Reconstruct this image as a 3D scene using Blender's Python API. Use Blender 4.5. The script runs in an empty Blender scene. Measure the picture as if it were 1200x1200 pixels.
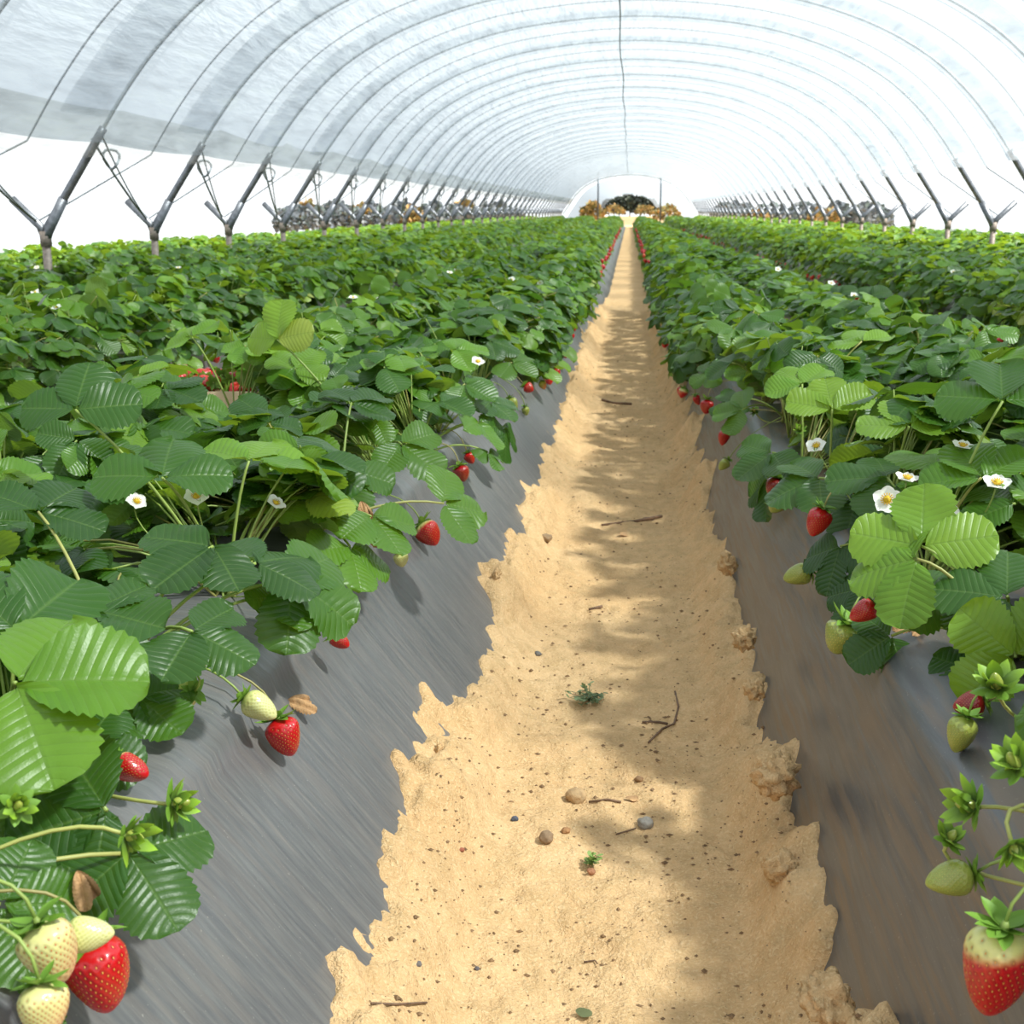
import bpy, math, random
import numpy as np
from mathutils import Vector, Matrix, noise as mn

sc = bpy.context.scene
COL = sc.collection
RS = np.random.RandomState(7)
rnd = random.Random(11)
PI = math.pi

# ------------------------------------------------------------------ camera
F = 1500.0            # focal length in pixels of the 1200 px frame
VPX, VPY = 738.0, 246.0
ROLL = math.radians(1.1)
CAM_H = 0.85
d = np.array([(VPX-600)/F, (600-VPY)/F, -1.0]); Yc = d/np.linalg.norm(d)
u = np.array([math.sin(ROLL), math.cos(ROLL), 0.0]); Zc = u - Yc*u.dot(Yc); Zc /= np.linalg.norm(Zc)
Xc = np.cross(Yc, Zc)
R = np.array([Xc, Yc, Zc])                 # camera -> world
EYE = np.array([0.0, 0.0, CAM_H])
cam = bpy.data.cameras.new('camera')
cam.sensor_fit = 'HORIZONTAL'; cam.sensor_width = 36.0; cam.lens = 36.0*F/1200.0
cam.clip_start = 0.02; cam.clip_end = 2000
cam.dof.use_dof = True; cam.dof.focus_distance = 1.6; cam.dof.aperture_fstop = 17.0
co = bpy.data.objects.new('camera', cam); COL.objects.link(co)
M4 = Matrix.Identity(4)
for i in range(3):
    for j in range(3): M4[i][j] = R[i][j]
    M4[i][3] = EYE[i]
co.matrix_world = M4
sc.camera = co

def ray(px, py):
    v = R @ np.array([(px-600)/F, (600-py)/F, -1.0])
    return v/np.linalg.norm(v)
def at(px, py, x=None, y=None, z=None):
    v = ray(px, py)
    if x is not None: t = (x-EYE[0])/v[0]
    elif y is not None: t = (y-EYE[1])/v[1]
    else: t = (z-EYE[2])/v[2]
    return EYE + v*t
def project(p):
    c = R.T @ (np.asarray(p, float)-EYE)
    if c[2] > -1e-4: return (1e6, 1e6)
    return (600+F*c[0]/-c[2], 600-F*c[1]/-c[2])

# ------------------------------------------------------------------ mesh helpers
def mesh_from(name, V, faces, tint=None, smooth=True, mats=(), mat_idx=None):
    """faces: list of int arrays (n,k)"""
    me = bpy.data.meshes.new(name)
    V = np.asarray(V, dtype=np.float32)
    faces = [np.asarray(f, dtype=np.int32) for f in faces if len(f)]
    nl = sum(f.size for f in faces); npoly = sum(len(f) for f in faces)
    me.vertices.add(len(V)); me.vertices.foreach_set('co', V.ravel())
    me.loops.add(nl); me.polygons.add(npoly)
    me.loops.foreach_set('vertex_index', np.concatenate([f.ravel() for f in faces]))
    tot = np.concatenate([np.full(len(f), f.shape[1], dtype=np.int32) for f in faces])
    st = np.concatenate([[0], np.cumsum(tot)[:-1]]).astype(np.int32)
    me.polygons.foreach_set('loop_start', st); me.polygons.foreach_set('loop_total', tot)
    me.polygons.foreach_set('use_smooth', np.full(npoly, smooth))
    for m in mats: me.materials.append(m)
    if mat_idx is not None: me.polygons.foreach_set('material_index', np.asarray(mat_idx, dtype=np.int32))
    me.update(calc_edges=True)
    if tint is not None:
        a = me.attributes.new('tint', 'FLOAT_COLOR', 'POINT')
        T = np.ones((len(V), 4), dtype=np.float32); T[:, :3] = tint
        a.data.foreach_set('color', T.ravel())
    return me

class MB:
    def __init__(self): self.V = []; self.T = []; self.Q = []; self.Tr = []; self.n = 0
    def add(self, V, Q=None, Tr=None, tint=(0.5, 0.5, 0.5)):
        V = np.asarray(V, float)
        if Q is not None and len(Q): self.Q.append(np.asarray(Q)+self.n)
        if Tr is not None and len(Tr): self.Tr.append(np.asarray(Tr)+self.n)
        self.V.append(V)
        t = np.asarray(tint, float)
        self.T.append(np.broadcast_to(t, (len(V), 3)) if t.ndim == 1 else t)
        self.n += len(V)
    def mesh(self, name, mat, smooth=True, origin=(0, 0, 0)):
        V = np.concatenate(self.V) - np.asarray(origin, float)
        fs = []
        if self.Q: fs.append(np.concatenate(self.Q))
        if self.Tr: fs.append(np.concatenate(self.Tr))
        return mesh_from(name, V, fs, np.concatenate(self.T), smooth, [mat])
    def tube(self, pts, rad, seg=6, tint=(0.5, 0.5, 0.5), cap=True):
        pts = [np.asarray(p, float) for p in pts]; n = len(pts)
        rads = rad if hasattr(rad, '__len__') else [rad]*n
        V = []; ref = None
        for i, p in enumerate(pts):
            t = pts[min(i+1, n-1)]-pts[max(i-1, 0)]; t = t/(np.linalg.norm(t)+1e-12)
            if ref is None:
                ref = np.array([0, 0, 1.0]) if abs(t[2]) < .9 else np.array([1.0, 0, 0])
            a = np.cross(t, ref); a /= np.linalg.norm(a)+1e-12
            b = np.cross(a, t); ref = b
            for k in range(seg):
                an = 2*PI*k/seg
                V.append(p+rads[i]*(a*math.cos(an)+b*math.sin(an)))
        Q = []
        for i in range(n-1):
            for k in range(seg):
                k2 = (k+1) % seg
                Q.append((i*seg+k, i*seg+k2, (i+1)*seg+k2, (i+1)*seg+k))
        Tr = []
        if cap:
            V.append(pts[0]); V.append(pts[-1]); c0 = n*seg; c1 = c0+1
            for k in range(seg):
                k2 = (k+1) % seg
                Tr.append((c0, k2, k)); Tr.append((c1, (n-1)*seg+k, (n-1)*seg+k2))
        self.add(V, Q, Tr, tint)
    def box(self, c, s, rot=None, tint=(0.5, 0.5, 0.5), bevel=0.0):
        sx, sy, sz = [q/2 for q in s]
        V = np.array([[x, y, z] for x in (-sx, sx) for y in (-sy, sy) for z in (-sz, sz)])
        if rot is not None: V = V @ np.asarray(rot).T
        Q = [(0, 1, 3, 2), (4, 6, 7, 5), (0, 4, 5, 1), (2, 3, 7, 6), (0, 2, 6, 4), (1, 5, 7, 3)]
        self.add(V+np.asarray(c), Q, None, tint)

def link(name, me, parent=None, loc=(0, 0, 0)):
    o = bpy.data.objects.new(name, me); COL.objects.link(o)
    if parent is not None: o.parent = parent
    o.location = loc
    return o
def tag(o, label, cat=None, group=None, kind=None):
    if label: o['label'] = label
    if cat: o['category'] = cat
    if group: o['group'] = group
    if kind: o['kind'] = kind
    return o
def empty(name, loc, label, cat, group=None):
    o = bpy.data.objects.new(name, None); COL.objects.link(o); o.empty_display_size = .05
    o.location = loc
    return tag(o, label, cat, group)
def bez(a, b, c, n=7):
    a, b, c = map(lambda q: np.asarray(q, float), (a, b, c))
    return [(1-t)**2*a+2*t*(1-t)*b+t*t*c for t in np.linspace(0, 1, n)]
def fbm(p, o=4):
    return mn.fractal(Vector(p), 1.0, 2.0, o)
def sstep(a, b, x):
    t = np.clip((x-a)/(b-a), 0, 1); return t*t*(3-2*t)

# ------------------------------------------------------------------ materials
def newmat(name):
    m = bpy.data.materials.new(name); m.use_nodes = True
    nt = m.node_tree; nt.nodes.clear()
    out = nt.nodes.new('ShaderNodeOutputMaterial')
    return m, nt, out
class NT:
    def __init__(self, nt): self.nt = nt
    def n(self, t, **kw):
        nd = self.nt.nodes.new(t)
        for k, v in kw.items():
            if k.startswith('i_'):
                key = k[2:].replace('_', ' ')
                nd.inputs[key].default_value = v
            else: setattr(nd, k, v)
        return nd
    def l(self, a, b): self.nt.links.new(a, b)
    def math(self, op, a, b=None, c=None):
        nd = self.nt.nodes.new('ShaderNodeMath'); nd.operation = op
        for i, x in enumerate((a, b, c)):
            if x is None: continue
            if isinstance(x, (int, float)): nd.inputs[i].default_value = x
            else: self.l(x, nd.inputs[i])
        return nd.outputs[0]
    def mix(self, fac, a, b):
        nd = self.nt.nodes.new('ShaderNodeMix'); nd.data_type = 'RGBA'
        for s, x in ((nd.inputs[0], fac), (nd.inputs[6], a), (nd.inputs[7], b)):
            if isinstance(x, (int, float)): s.default_value = x
            elif isinstance(x, tuple): s.default_value = (*x, 1.0) if len(x) == 3 else x
            else: self.l(x, s)
        return nd.outputs[2]
    def ramp(self, fac, stops, interp='LINEAR'):
        nd = self.nt.nodes.new('ShaderNodeValToRGB'); cr = nd.color_ramp; cr.interpolation = interp
        while len(cr.elements) < len(stops): cr.elements.new(0.5)
        for e, (p, c) in zip(cr.elements, stops):
            e.position = p; e.color = (*c, 1.0) if len(c) == 3 else c
        self.l(fac, nd.inputs[0])
        return nd.outputs[0]
    def noise(self, scale, detail=4, vec=None, rough=.55, dist=0.0):
        nd = self.n('ShaderNodeTexNoise'); nd.inputs['Scale'].default_value = scale
        nd.inputs['Detail'].default_value = detail; nd.inputs['Roughness'].default_value = rough
        nd.inputs['Distortion'].default_value = dist
        if vec is not None: self.l(vec, nd.inputs['Vector'])
        return nd
    def mapping(self, vec, scale=(1, 1, 1), rot=(0, 0, 0)):
        nd = self.n('ShaderNodeMapping'); nd.inputs['Scale'].default_value = scale; nd.inputs['Rotation'].default_value = rot
        self.l(vec, nd.inputs['Vector']); return nd.outputs[0]
    def bump(self, h, strength, dist, normal=None):
        nd = self.n('ShaderNodeBump'); nd.inputs['Strength'].default_value = strength; nd.inputs['Distance'].default_value = dist
        self.l(h, nd.inputs['Height'])
        if normal is not None: self.l(normal, nd.inputs['Normal'])
        return nd.outputs[0]

def mat_simple(name, col, rough=.5, metal=0.0, var=.25, scale=20, bump=0.0, bscale=80):
    m, nt, out = newmat(name); N = NT(nt)
    tc = N.n('ShaderNodeTexCoord'); p = N.n('ShaderNodeBsdfPrincipled')
    ns = N.noise(scale, 4, tc.outputs['Object'])
    dark = tuple(c*(1-var) for c in col); lite = tuple(min(1, c*(1+var)) for c in col)
    N.l(N.ramp(ns.outputs['Fac'], [(.3, dark), (.7, lite)]), p.inputs['Base Color'])
    p.inputs['Roughness'].default_value = rough; p.inputs['Metallic'].default_value = metal
    if bump:
        nb = N.noise(bscale, 5, tc.outputs['Object'])
        N.l(N.bump(nb.outputs['Fac'], bump, .01), p.inputs['Normal'])
    N.l(p.outputs[0], out.inputs[0]); return m

def mat_leaf():
    m, nt, out = newmat('strawberry_leaf'); N = NT(nt)
    at_ = N.n('ShaderNodeAttribute', attribute_name='tint'); sep = N.n('ShaderNodeSeparateColor'); N.l(at_.outputs['Color'], sep.inputs[0])
    tone, s, t = sep.outputs[0], sep.outputs[1], sep.outputs[2]
    base = N.ramp(tone, [(0.0, (.012, .050, .007)), (.35, (.028, .100, .008)), (.7, (.10, .235, .012)), (.93, (.22, .38, .03)), (1.0, (.32, .37, .06))])
    # veins: midrib and side veins
    mid = N.math('SUBTRACT', 1.0, N.math('MINIMUM', N.math('MULTIPLY', s, 16.0), 1.0))
    ph = N.math('SUBTRACT', N.math('MULTIPLY', t, 10.0), N.math('MULTIPLY', s, 1.6))
    tri = N.math('ABSOLUTE', N.math('SUBTRACT', N.math('FRACT', ph), 0.5))      # .5 at a vein
    vein = N.math('MAXIMUM', N.math('MULTIPLY', N.math('SUBTRACT', tri, .40), 10.0), 0.0)
    vm = N.math('MAXIMUM', mid, N.math('MULTIPLY', vein, .55))
    tc = N.n('ShaderNodeTexCoord')
    ns = N.noise(38, 3, tc.outputs['Object'])
    b2 = N.mix(N.math('MULTIPLY', vm, .42), base, (.16, .27, .06))
    b3 = N.mix(N.math('MULTIPLY', ns.outputs['Fac'], .35), b2, (.05, .11, .02))
    geo = N.n('ShaderNodeNewGeometry')
    under = N.mix(.6, b3, (.20, .30, .11))
    col = N.mix(geo.outputs['Backfacing'], b3, under)
    p = N.n('ShaderNodeBsdfPrincipled'); N.l(col, p.inputs['Base Color'])
    N.l(N.math('ADD', .36, N.math('MULTIPLY', geo.outputs['Backfacing'], .3)), p.inputs['Roughness'])
    p.inputs['Specular IOR Level'].default_value = .42
    quilt = N.math('SUBTRACT', N.math('POWER', N.math('SUBTRACT', 1.0, N.math('MULTIPLY', tri, 2.0)), .5), N.math('MULTIPLY', mid, .6))
    fine = N.noise(420, 2, tc.outputs['Object'])
    hgt = N.math('ADD', quilt, N.math('MULTIPLY', fine.outputs['Fac'], .25))
    bp = N.bump(hgt, .45, .0016); N.l(bp, p.inputs['Normal'])
    tr = N.n('ShaderNodeBsdfTranslucent')
    N.l(N.mix(tone, (.10, .26, .012), (.42, .58, .03)), tr.inputs['Color']); N.l(bp, tr.inputs['Normal'])
    mx = N.n('ShaderNodeMixShader'); mx.inputs[0].default_value = .30
    N.l(p.outputs[0], mx.inputs[1]); N.l(tr.outputs[0], mx.inputs[2]); N.l(mx.outputs[0], out.inputs[0])
    return m

def mat_tint(name, rough=.4, trans=0.0, spec=.5, bump=0.0, bscale=200, coat=0.0, sss=0.0):
    m, nt, out = newmat(name); N = NT(nt)
    a = N.n('ShaderNodeAttribute', attribute_name='tint')
    tc = N.n('ShaderNodeTexCoord'); ns = N.noise(60, 3, tc.outputs['Object'])
    hv = N.n('ShaderNodeHueSaturation'); N.l(a.outputs['Color'], hv.inputs['Color'])
    N.l(N.math('ADD', .8, N.math('MULTIPLY', ns.outputs['Fac'], .4)), hv.inputs['Value'])
    p = N.n('ShaderNodeBsdfPrincipled'); N.l(hv.outputs[0], p.inputs['Base Color'])
    p.inputs['Roughness'].default_value = rough; p.inputs['Specular IOR Level'].default_value = spec
    p.inputs['Coat Weight'].default_value = coat; p.inputs['Coat Roughness'].default_value = .15
    if sss:
        p.inputs['Subsurface Weight'].default_value = sss; p.inputs['Subsurface Radius'].default_value = (.004, .002, .001)
        p.inputs['Subsurface Scale'].default_value = 1.0
    if bump:
        nb = N.noise(bscale, 4, tc.outputs['Object']); N.l(N.bump(nb.outputs['Fac'], bump, .004), p.inputs['Normal'])
    if trans:
        tr = N.n('ShaderNodeBsdfTranslucent'); N.l(hv.outputs[0], tr.inputs['Color'])
        mx = N.n('ShaderNodeMixShader'); mx.inputs[0].default_value = trans
        N.l(p.outputs[0], mx.inputs[1]); N.l(tr.outputs[0], mx.inputs[2]); N.l(mx.outputs[0], out.inputs[0])
    else: N.l(p.outputs[0], out.inputs[0])
    return m

def mat_sand(name='sand'):
    m, nt, out = newmat(name); N = NT(nt)
    tc = N.n('ShaderNodeTexCoord'); P = tc.outputs['Object']
    n1 = N.noise(3.0, 5, P); n2 = N.noise(28, 6, P, .65); n3 = N.noise(260, 3, P, .6)
    c1 = N.ramp(n1.outputs['Fac'], [(.3, (.60, .372, .178)), (.7, (.73, .485, .258))])
    c2 = N.mix(N.ramp(n2.outputs['Fac'], [(.42, (0, 0, 0)), (.75, (1, 1, 1))]), c1, (.50, .325, .155))
    c3 = N.mix(N.ramp(n3.outputs['Fac'], [(.5, (0, 0, 0)), (.72, (.5, .5, .5))]), c2, (.86, .66, .40))
    p = N.n('ShaderNodeBsdfPrincipled'); N.l(c3, p.inputs['Base Color']); p.inputs['Roughness'].default_value = .95
    p.inputs['Specular IOR Level'].default_value = .15
    h = N.math('ADD', N.math('MULTIPLY', n2.outputs['Fac'], 1.0), N.math('MULTIPLY', n3.outputs['Fac'], .22))
    N.l(N.bump(h, 1.0, .016), p.inputs['Normal'])
    N.l(p.outputs[0], out.inputs[0]); return m

def mat_mulch(name, amount, along=False, grey=1.0):
    m, nt, out = newmat(name); N = NT(nt)
    tc = N.n('ShaderNodeTexCoord'); P = tc.outputs['Object']
    # stretch streaks run down the side of the bed and a little forward
    st = N.mapping(P, (9, 1.6, 30), (-.22, 0, 0)) if along else N.mapping(P, (2.2, 26, 2.6), (-.25, 0, 0)); n1 = N.noise(2.2, 5, st, .6, .4)
    n2 = N.noise(4.0, 4, P); n3 = N.noise(300, 2, P)
    scr = N.mapping(P, (14, 3, 50), (-.2, 0, 0)) if along else N.mapping(P, (4, 60, 5), (-.2, 0, 0)); n4 = N.noise(3.0, 3, scr, .6)
    dust = N.math('MULTIPLY', N.ramp(n1.outputs['Fac'], [(.45, (0, 0, 0)), (.57, (1, 1, 1))]), N.ramp(n2.outputs['Fac'], [(.35, (.35, .35, .35)), (.65, (1, 1, 1))]))
    base = N.mix(N.ramp(n4.outputs['Fac'], [(.35, (0, 0, 0)), (.68, (1, 1, 1))]), tuple(grey*q for q in (.062, .063, .067)), tuple(grey*q for q in (.092, .092, .092)))
    c = N.mix(N.math('MULTIPLY', dust, amount), base, (.225, .135, .062))
    spk = N.ramp(n3.outputs['Fac'], [(.70, (0, 0, 0)), (.76, (1, 1, 1))])
    c = N.mix(N.math('MULTIPLY', spk, .35), c, (.5, .47, .42))
    p = N.n('ShaderNodeBsdfPrincipled'); N.l(c, p.inputs['Base Color'])
    N.l(N.math('ADD', .36, N.math('MULTIPLY', dust, .16)), p.inputs['Roughness'])
    p.inputs['Specular IOR Level'].default_value = .8
    h = N.math('ADD', n1.outputs['Fac'], N.math('MULTIPLY', n4.outputs['Fac'], .5))
    N.l(N.bump(h, .22, .004), p.inputs['Normal'])
    N.l(p.outputs[0], out.inputs[0]); return m

def mat_film(name, clear=.48, tint=(.835, .925, .97), tcol=(.25, .275, .295), bump=.8):
    m, nt, out = newmat(name); N = NT(nt)
    tc = N.n('ShaderNodeTexCoord'); P = tc.outputs['Object']
    # creases run lengthwise (along the tunnel) between hoops
    st = N.mapping(P, (3.2, .55, 3.2)); n1 = N.noise(2.6, 4, st, .6, .6)
    st2 = N.mapping(P, (9.0, .9, 9.0)); n2 = N.noise(2.0, 3, st2, .6, .3)
    k = N.math('ADD', N.math('MULTIPLY', n1.outputs['Fac'], .6), N.math('MULTIPLY', n2.outputs['Fac'], .4))
    a = N.ramp(k, [(.36, tuple(c*.80 for c in tint)), (.52, tint), (.66, tuple(min(1, c*1.08) for c in tint))])
    tp = N.n('ShaderNodeBsdfTransparent'); N.l(a, tp.inputs['Color'])
    tl = N.n('ShaderNodeBsdfTranslucent'); tl.inputs['Color'].default_value = (*tcol, 1)
    N.l(N.bump(k, bump, .08), tl.inputs['Normal'])
    mx = N.n('ShaderNodeMixShader'); mx.inputs[0].default_value = clear
    N.l(tl.outputs[0], mx.inputs[1]); N.l(tp.outputs[0], mx.inputs[2])
    gl = N.n('ShaderNodeBsdfGlossy'); gl.inputs['Roughness'].default_value = .35; gl.inputs['Color'].default_value = (.5, .5, .5, 1)
    m2 = N.n('ShaderNodeMixShader'); m2.inputs[0].default_value = .05
    N.l(mx.outputs[0], m2.inputs[1]); N.l(gl.outputs[0], m2.inputs[2])
    N.l(m2.outputs[0], out.inputs[0]); return m

M_LEAF = mat_leaf()
M_STEM = mat_tint('green_stem', .45, .15)
M_BERRY = mat_tint('strawberry_skin', .28, 0, .5, 0, 100, .25, .12)
M_SEPAL = mat_tint('sepal', .5, .25)
M_PETAL = mat_tint('white_petal', .6, .3)
M_SAND = mat_sand()
M_MULCH = mat_mulch('black_plastic_mulch', .12, False, 1.5); M_MULCH_D = mat_mulch('dusty_plastic_mulch', .62, True)
M_FILM = mat_film('tunnel_film')
M_HEM = mat_film('tunnel_film_hem', .80, (.95, .95, .92), (.4, .4, .38))
M_LAP = mat_film('tunnel_film_overlap', .78, (.93, .95, .97), (.30, .33, .35))
M_STEEL = mat_simple('galvanised_steel', (.14, .155, .175), .42, .7, .3, 30, .1)
M_HOOP = mat_simple('pale_hoop_steel', (.45, .49, .51), .45, .3, .2, 30)
M_POST = mat_simple('weathered_post', (.20, .17, .145), .6, .3, .35, 40, .2)
M_ROPE = mat_simple('grey_rope', (.14, .17, .19), .8, 0, .3, 60)
M_WOOD = mat_simple('crate_wood', (.76, .60, .38), .65, 0, .15, 14, .15, 60)
M_STONE = mat_simple('pebble_stone', (.22, .17, .12), .8, 0, .35, 60, .4, 120)
M_TWIG = mat_simple('dry_twig', (.17, .10, .06), .85, 0, .4, 60, .3, 200)
M_DEAD = mat_simple('dead_leaf', (.42, .24, .11), .8, 0, .4, 60, .4, 120)
M_CRUMB = mat_simple('crumbs', (.20, .12, .06), .95, 0, .4, 90)
M_TREE = mat_tint('distant_leaves', .7, .1)
M_BARK = mat_simple('bark', (.10, .07, .05), .9, 0, .3, 8)

# ------------------------------------------------------------------ world and sun
w = bpy.data.worlds.new('overcast_sky'); sc.world = w; w.use_nodes = True
nt = w.node_tree; bg = nt.nodes['Background']
bg.inputs['Color'].default_value = (.93, .97, 1.0, 1); bg.inputs['Strength'].default_value = 1.35
sl = bpy.data.lights.new('sun', 'SUN'); sl.energy = 10.5; sl.angle = math.radians(4.0); sl.color = (1.0, .95, .86)
so = bpy.data.objects.new('sun', sl); COL.objects.link(so)
EL, AZ = math.radians(52), math.radians(16)
sd = Vector((math.cos(EL)*math.cos(AZ), -math.cos(EL)*math.sin(AZ), math.sin(EL)))   # towards the sun
so.rotation_euler = sd.to_track_quat('Z', 'Y').to_euler(); so.location = (6, -2, 9)
sc.view_settings.view_transform = 'Standard'; sc.view_settings.look = 'None'
sc.view_settings.exposure = 0.14; sc.view_settings.gamma = 1.0; sc.view_settings.use_curve_mapping = False
sc.cycles.max_bounces = 10; sc.cycles.transparent_max_bounces = 24; sc.cycles.transmission_bounces = 8
sc.cycles.diffuse_bounces = 4; sc.cycles.sample_clamp_indirect = 6.0

# ------------------------------------------------------------------ floor (sand path, furrows, surrounding ground)
PATH_L, PATH_R = -0.252, 0.235          # where the sand meets the plastic
Y_END = 67.0
def floor_z(x, y):
    z = 0.0
    xc = (PATH_L+PATH_R)/2; hw = (PATH_R-PATH_L)/2
    if PATH_L-.12 < x < PATH_R+.12 and y < 14:
        q = abs(x-xc)/hw
        k = 1.0 if y < 9 else max(0, (14-y)/5)
        e = max(0, min(1, (q-.62)/.36)); e = e*e*(3-2*e)
        big = fbm((x*3.1, y*2.3, 1.7), 3)*.018
        med = fbm((x*11, y*9, 4.2), 4)*.010
        fin = fbm((x*48, y*42, 9.1), 4)*.0045
        right = x > xc
        lump = max(0, mn.noise(Vector((x*6.0+3, y*5.0, 2.2)))+.25)*(.085 if right else .048)
        lump += max(0, mn.noise(Vector((x*17, y*15, 5.5)))+.05)*(.05 if right else .042)
        rough = abs(mn.noise(Vector((x*34, y*29, 7.7))))*.022 + abs(mn.noise(Vector((x*75, y*66, 1.7))))*.008
        z += k*(big+med+fin + e*((.03 if right else .038+.03*max(0, 1-abs(y-1.25)/.5))+lump+rough) + .018*q*q)
    elif y < 14:
        z += .02*mn.noise(Vector((x*3, y*3, .3)))
    ex = max(0, -5.9-x, x-6.3)
    far = float(sstep(97, 103, y))*(1-float(sstep(119, 124, y)))
    z -= min(9.0, ex*.6)*(1-far) + min(1.2, ex*.6)*far
    return z
def lines(segs):
    out = []
    for a, b, n in segs: out += list(np.linspace(a, b, n, endpoint=False))
    out.append(segs[-1][1]); return np.array(out)
xs = lines([(-31.5, -16, 8), (-16, -5.5, 14), (-5.5, -.42, 34), (-.42, .36, 126), (.36, 6, 34), (6, 16, 14), (16, 31.5, 8)])
ys = [-4.0, -2, -.5, .3, .6]; y = .75
while y < 14: ys.append(y); y += max(.006, .0066*y)
ys += list(np.linspace(14, 70, 50)) + [76, 84, 92, 97, 101, 103, 112, 119, 121, 126, 140, 160, 186]
ys = np.array(ys)
V = np.array([[x, y, floor_z(x, y)] for y in ys for x in xs])
nx = len(xs); ii, jj = np.meshgrid(np.arange(len(ys)-1), np.arange(nx-1), indexing='ij'); b0 = (ii*nx+jj).ravel()
floor = link('floor', mesh_from('floor', V, [np.stack([b0, b0+1, b0+nx+1, b0+nx], 1)], None, True, [M_SAND]))
tag(floor, 'pale sandy ground with the trodden path between the raised beds', 'ground', kind='structure')

# ------------------------------------------------------------------ raised beds under plastic mulch
def bed_profile(l_floor, l_sh, r_sh, r_floor, top=.335, sh=.275):
    P = [(l_floor-.012, -.06), (l_floor, 0.0)]
    for k in (.2, .4, .6, .8, 1.0): P.append((l_floor+(l_sh-l_floor)*k, sh*k))
    wl = .10
    for a in (22, 45, 68, 90): P.append((l_sh+wl*(1-math.cos(math.radians(a))), sh+(top-sh)*math.sin(math.radians(a))))
    for k in (.25, .5, .75): P.append((l_sh+wl+(r_sh-l_sh-2*wl)*k, top+.012*math.sin(PI*k)))
    for a in (90, 68, 45, 22): P.append((r_sh-wl*(1-math.cos(math.radians(a))), sh+(top-sh)*math.sin(math.radians(a))))
    for k in (1.0, .8, .6, .4, .2): P.append((r_floor+(r_sh-r_floor)*k, sh*k))
    P += [(r_floor, 0.0), (r_floor+.012, -.06)]
    return P
BEDS = [  # key, left floor, left shoulder, right shoulder, right floor, label words
    ('L1', -1.135, -1.085, -.415, -.195, 'shiny black plastic mulch on raised bed directly left of the sandy path'),
    ('R1', .205, .322, .985, 1.03, 'brown dusted black plastic mulch on raised bed directly right of the sandy path'),
    ('L2', -2.54, -2.49, -1.79, -1.74, 'plastic mulch on second raised bed left of the path, behind the crate'),
    ('R2', 1.71, 1.76, 2.44, 2.49, 'plastic mulch on second raised bed right of the path'),
    ('L3', -3.94, -3.89, -3.19, -3.14, 'plastic mulch on raised bed under the row of posts at left'),
    ('R3', 3.06, 3.11, 3.84, 3.89, 'plastic mulch on raised bed under the row of posts at right'),
    ('L4', -5.34, -5.29, -4.59, -4.54, 'plastic mulch on outermost raised bed left of the posts'),
    ('R4', 4.46, 4.51, 5.24, 5.29, 'plastic mulch on outermost raised bed right of the posts'),
]
BED = {}
for key, lf, ls, rs, rf, lab in BEDS:
    BED[key] = (lf, ls, rs, rf)
    P = bed_profile(lf, ls, rs, rf)
    near = key in ('L1', 'R1')
    yy = []; y = .35
    while y < Y_END:
        yy.append(y); y += (max(.03, .03*y) if near else max(.25, .05*y))
    yy.append(Y_END)
    V = []
    for y in yy:
        for (x, z) in P:
            wob = .012*mn.noise(Vector((x*2+5, y*1.6, z*3))) + .0035*mn.noise(Vector((x*9, y*11, z*5)))
            k = min(1, max(0, z/.1))
            V.append((x+wob*(1 if near else .6), y, z+.012*k*mn.noise(Vector((x*3, y*2.1, 8.0)))))
    V = np.array(V); nP = len(P); ii, jj = np.meshgrid(np.arange(len(yy)-1), np.arange(nP-1), indexing='ij'); b0 = (ii*nP+jj).ravel()
    o = link('plastic_mulch', mesh_from('plastic_mulch', V, [np.stack([b0, b0+1, b0+nP+1, b0+nP], 1)], None, True, [M_MULCH_D if key == 'R1' else M_MULCH]))
    tag(o, lab, 'plastic film', 'plastic covered raised beds')
def bed_top(key, x):
    lf, ls, rs, rf = BED[key]
    return .335 if ls+.06 < x < rs-.06 else .30

# ------------------------------------------------------------------ leaf, stem, berry, flower builders
LF_CACHE = {}
def leaf_grid(rows, cols):
    k = (rows, cols)
    if k not in LF_CACHE:
        t = np.linspace(0, 1, rows+1); s = np.linspace(-1, 1, cols+1)
        T, S = np.meshgrid(t, s, indexing='ij')
        ii, jj = np.meshgrid(np.arange(rows), np.arange(cols), indexing='ij'); b = (ii*(cols+1)+jj).ravel(); n = cols+1
        Q = np.stack([b, b+1, b+n+1, b+n], 1)
        per = rows/10.0
        i = np.arange(rows+1)
        if rows >= 30: pat = np.array([-.045, .012, .058])[i % 3]
        elif rows >= 14: pat = np.where(i % 2 == 0, -.025, .035)
        else: pat = np.zeros(rows+1)
        pat = pat*np.clip((t-.12)/.15, 0, 1)
        wt = t**.66*(1.0-t)**.42; wt = wt/wt.max()
        if rows >= 14: wt[-1] = .05
        edge = np.where(np.abs(S) > .999, 1.0, 0.0)
        LF_CACHE[k] = (T.ravel(), S.ravel(), (wt[:, None]*(1+edge*pat[:, None])).repeat(1, 1).ravel(), Q)
    return LF_CACHE[k]
def norm(v):
    v = np.asarray(v, float); return v/(np.linalg.norm(v)+1e-12)
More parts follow.
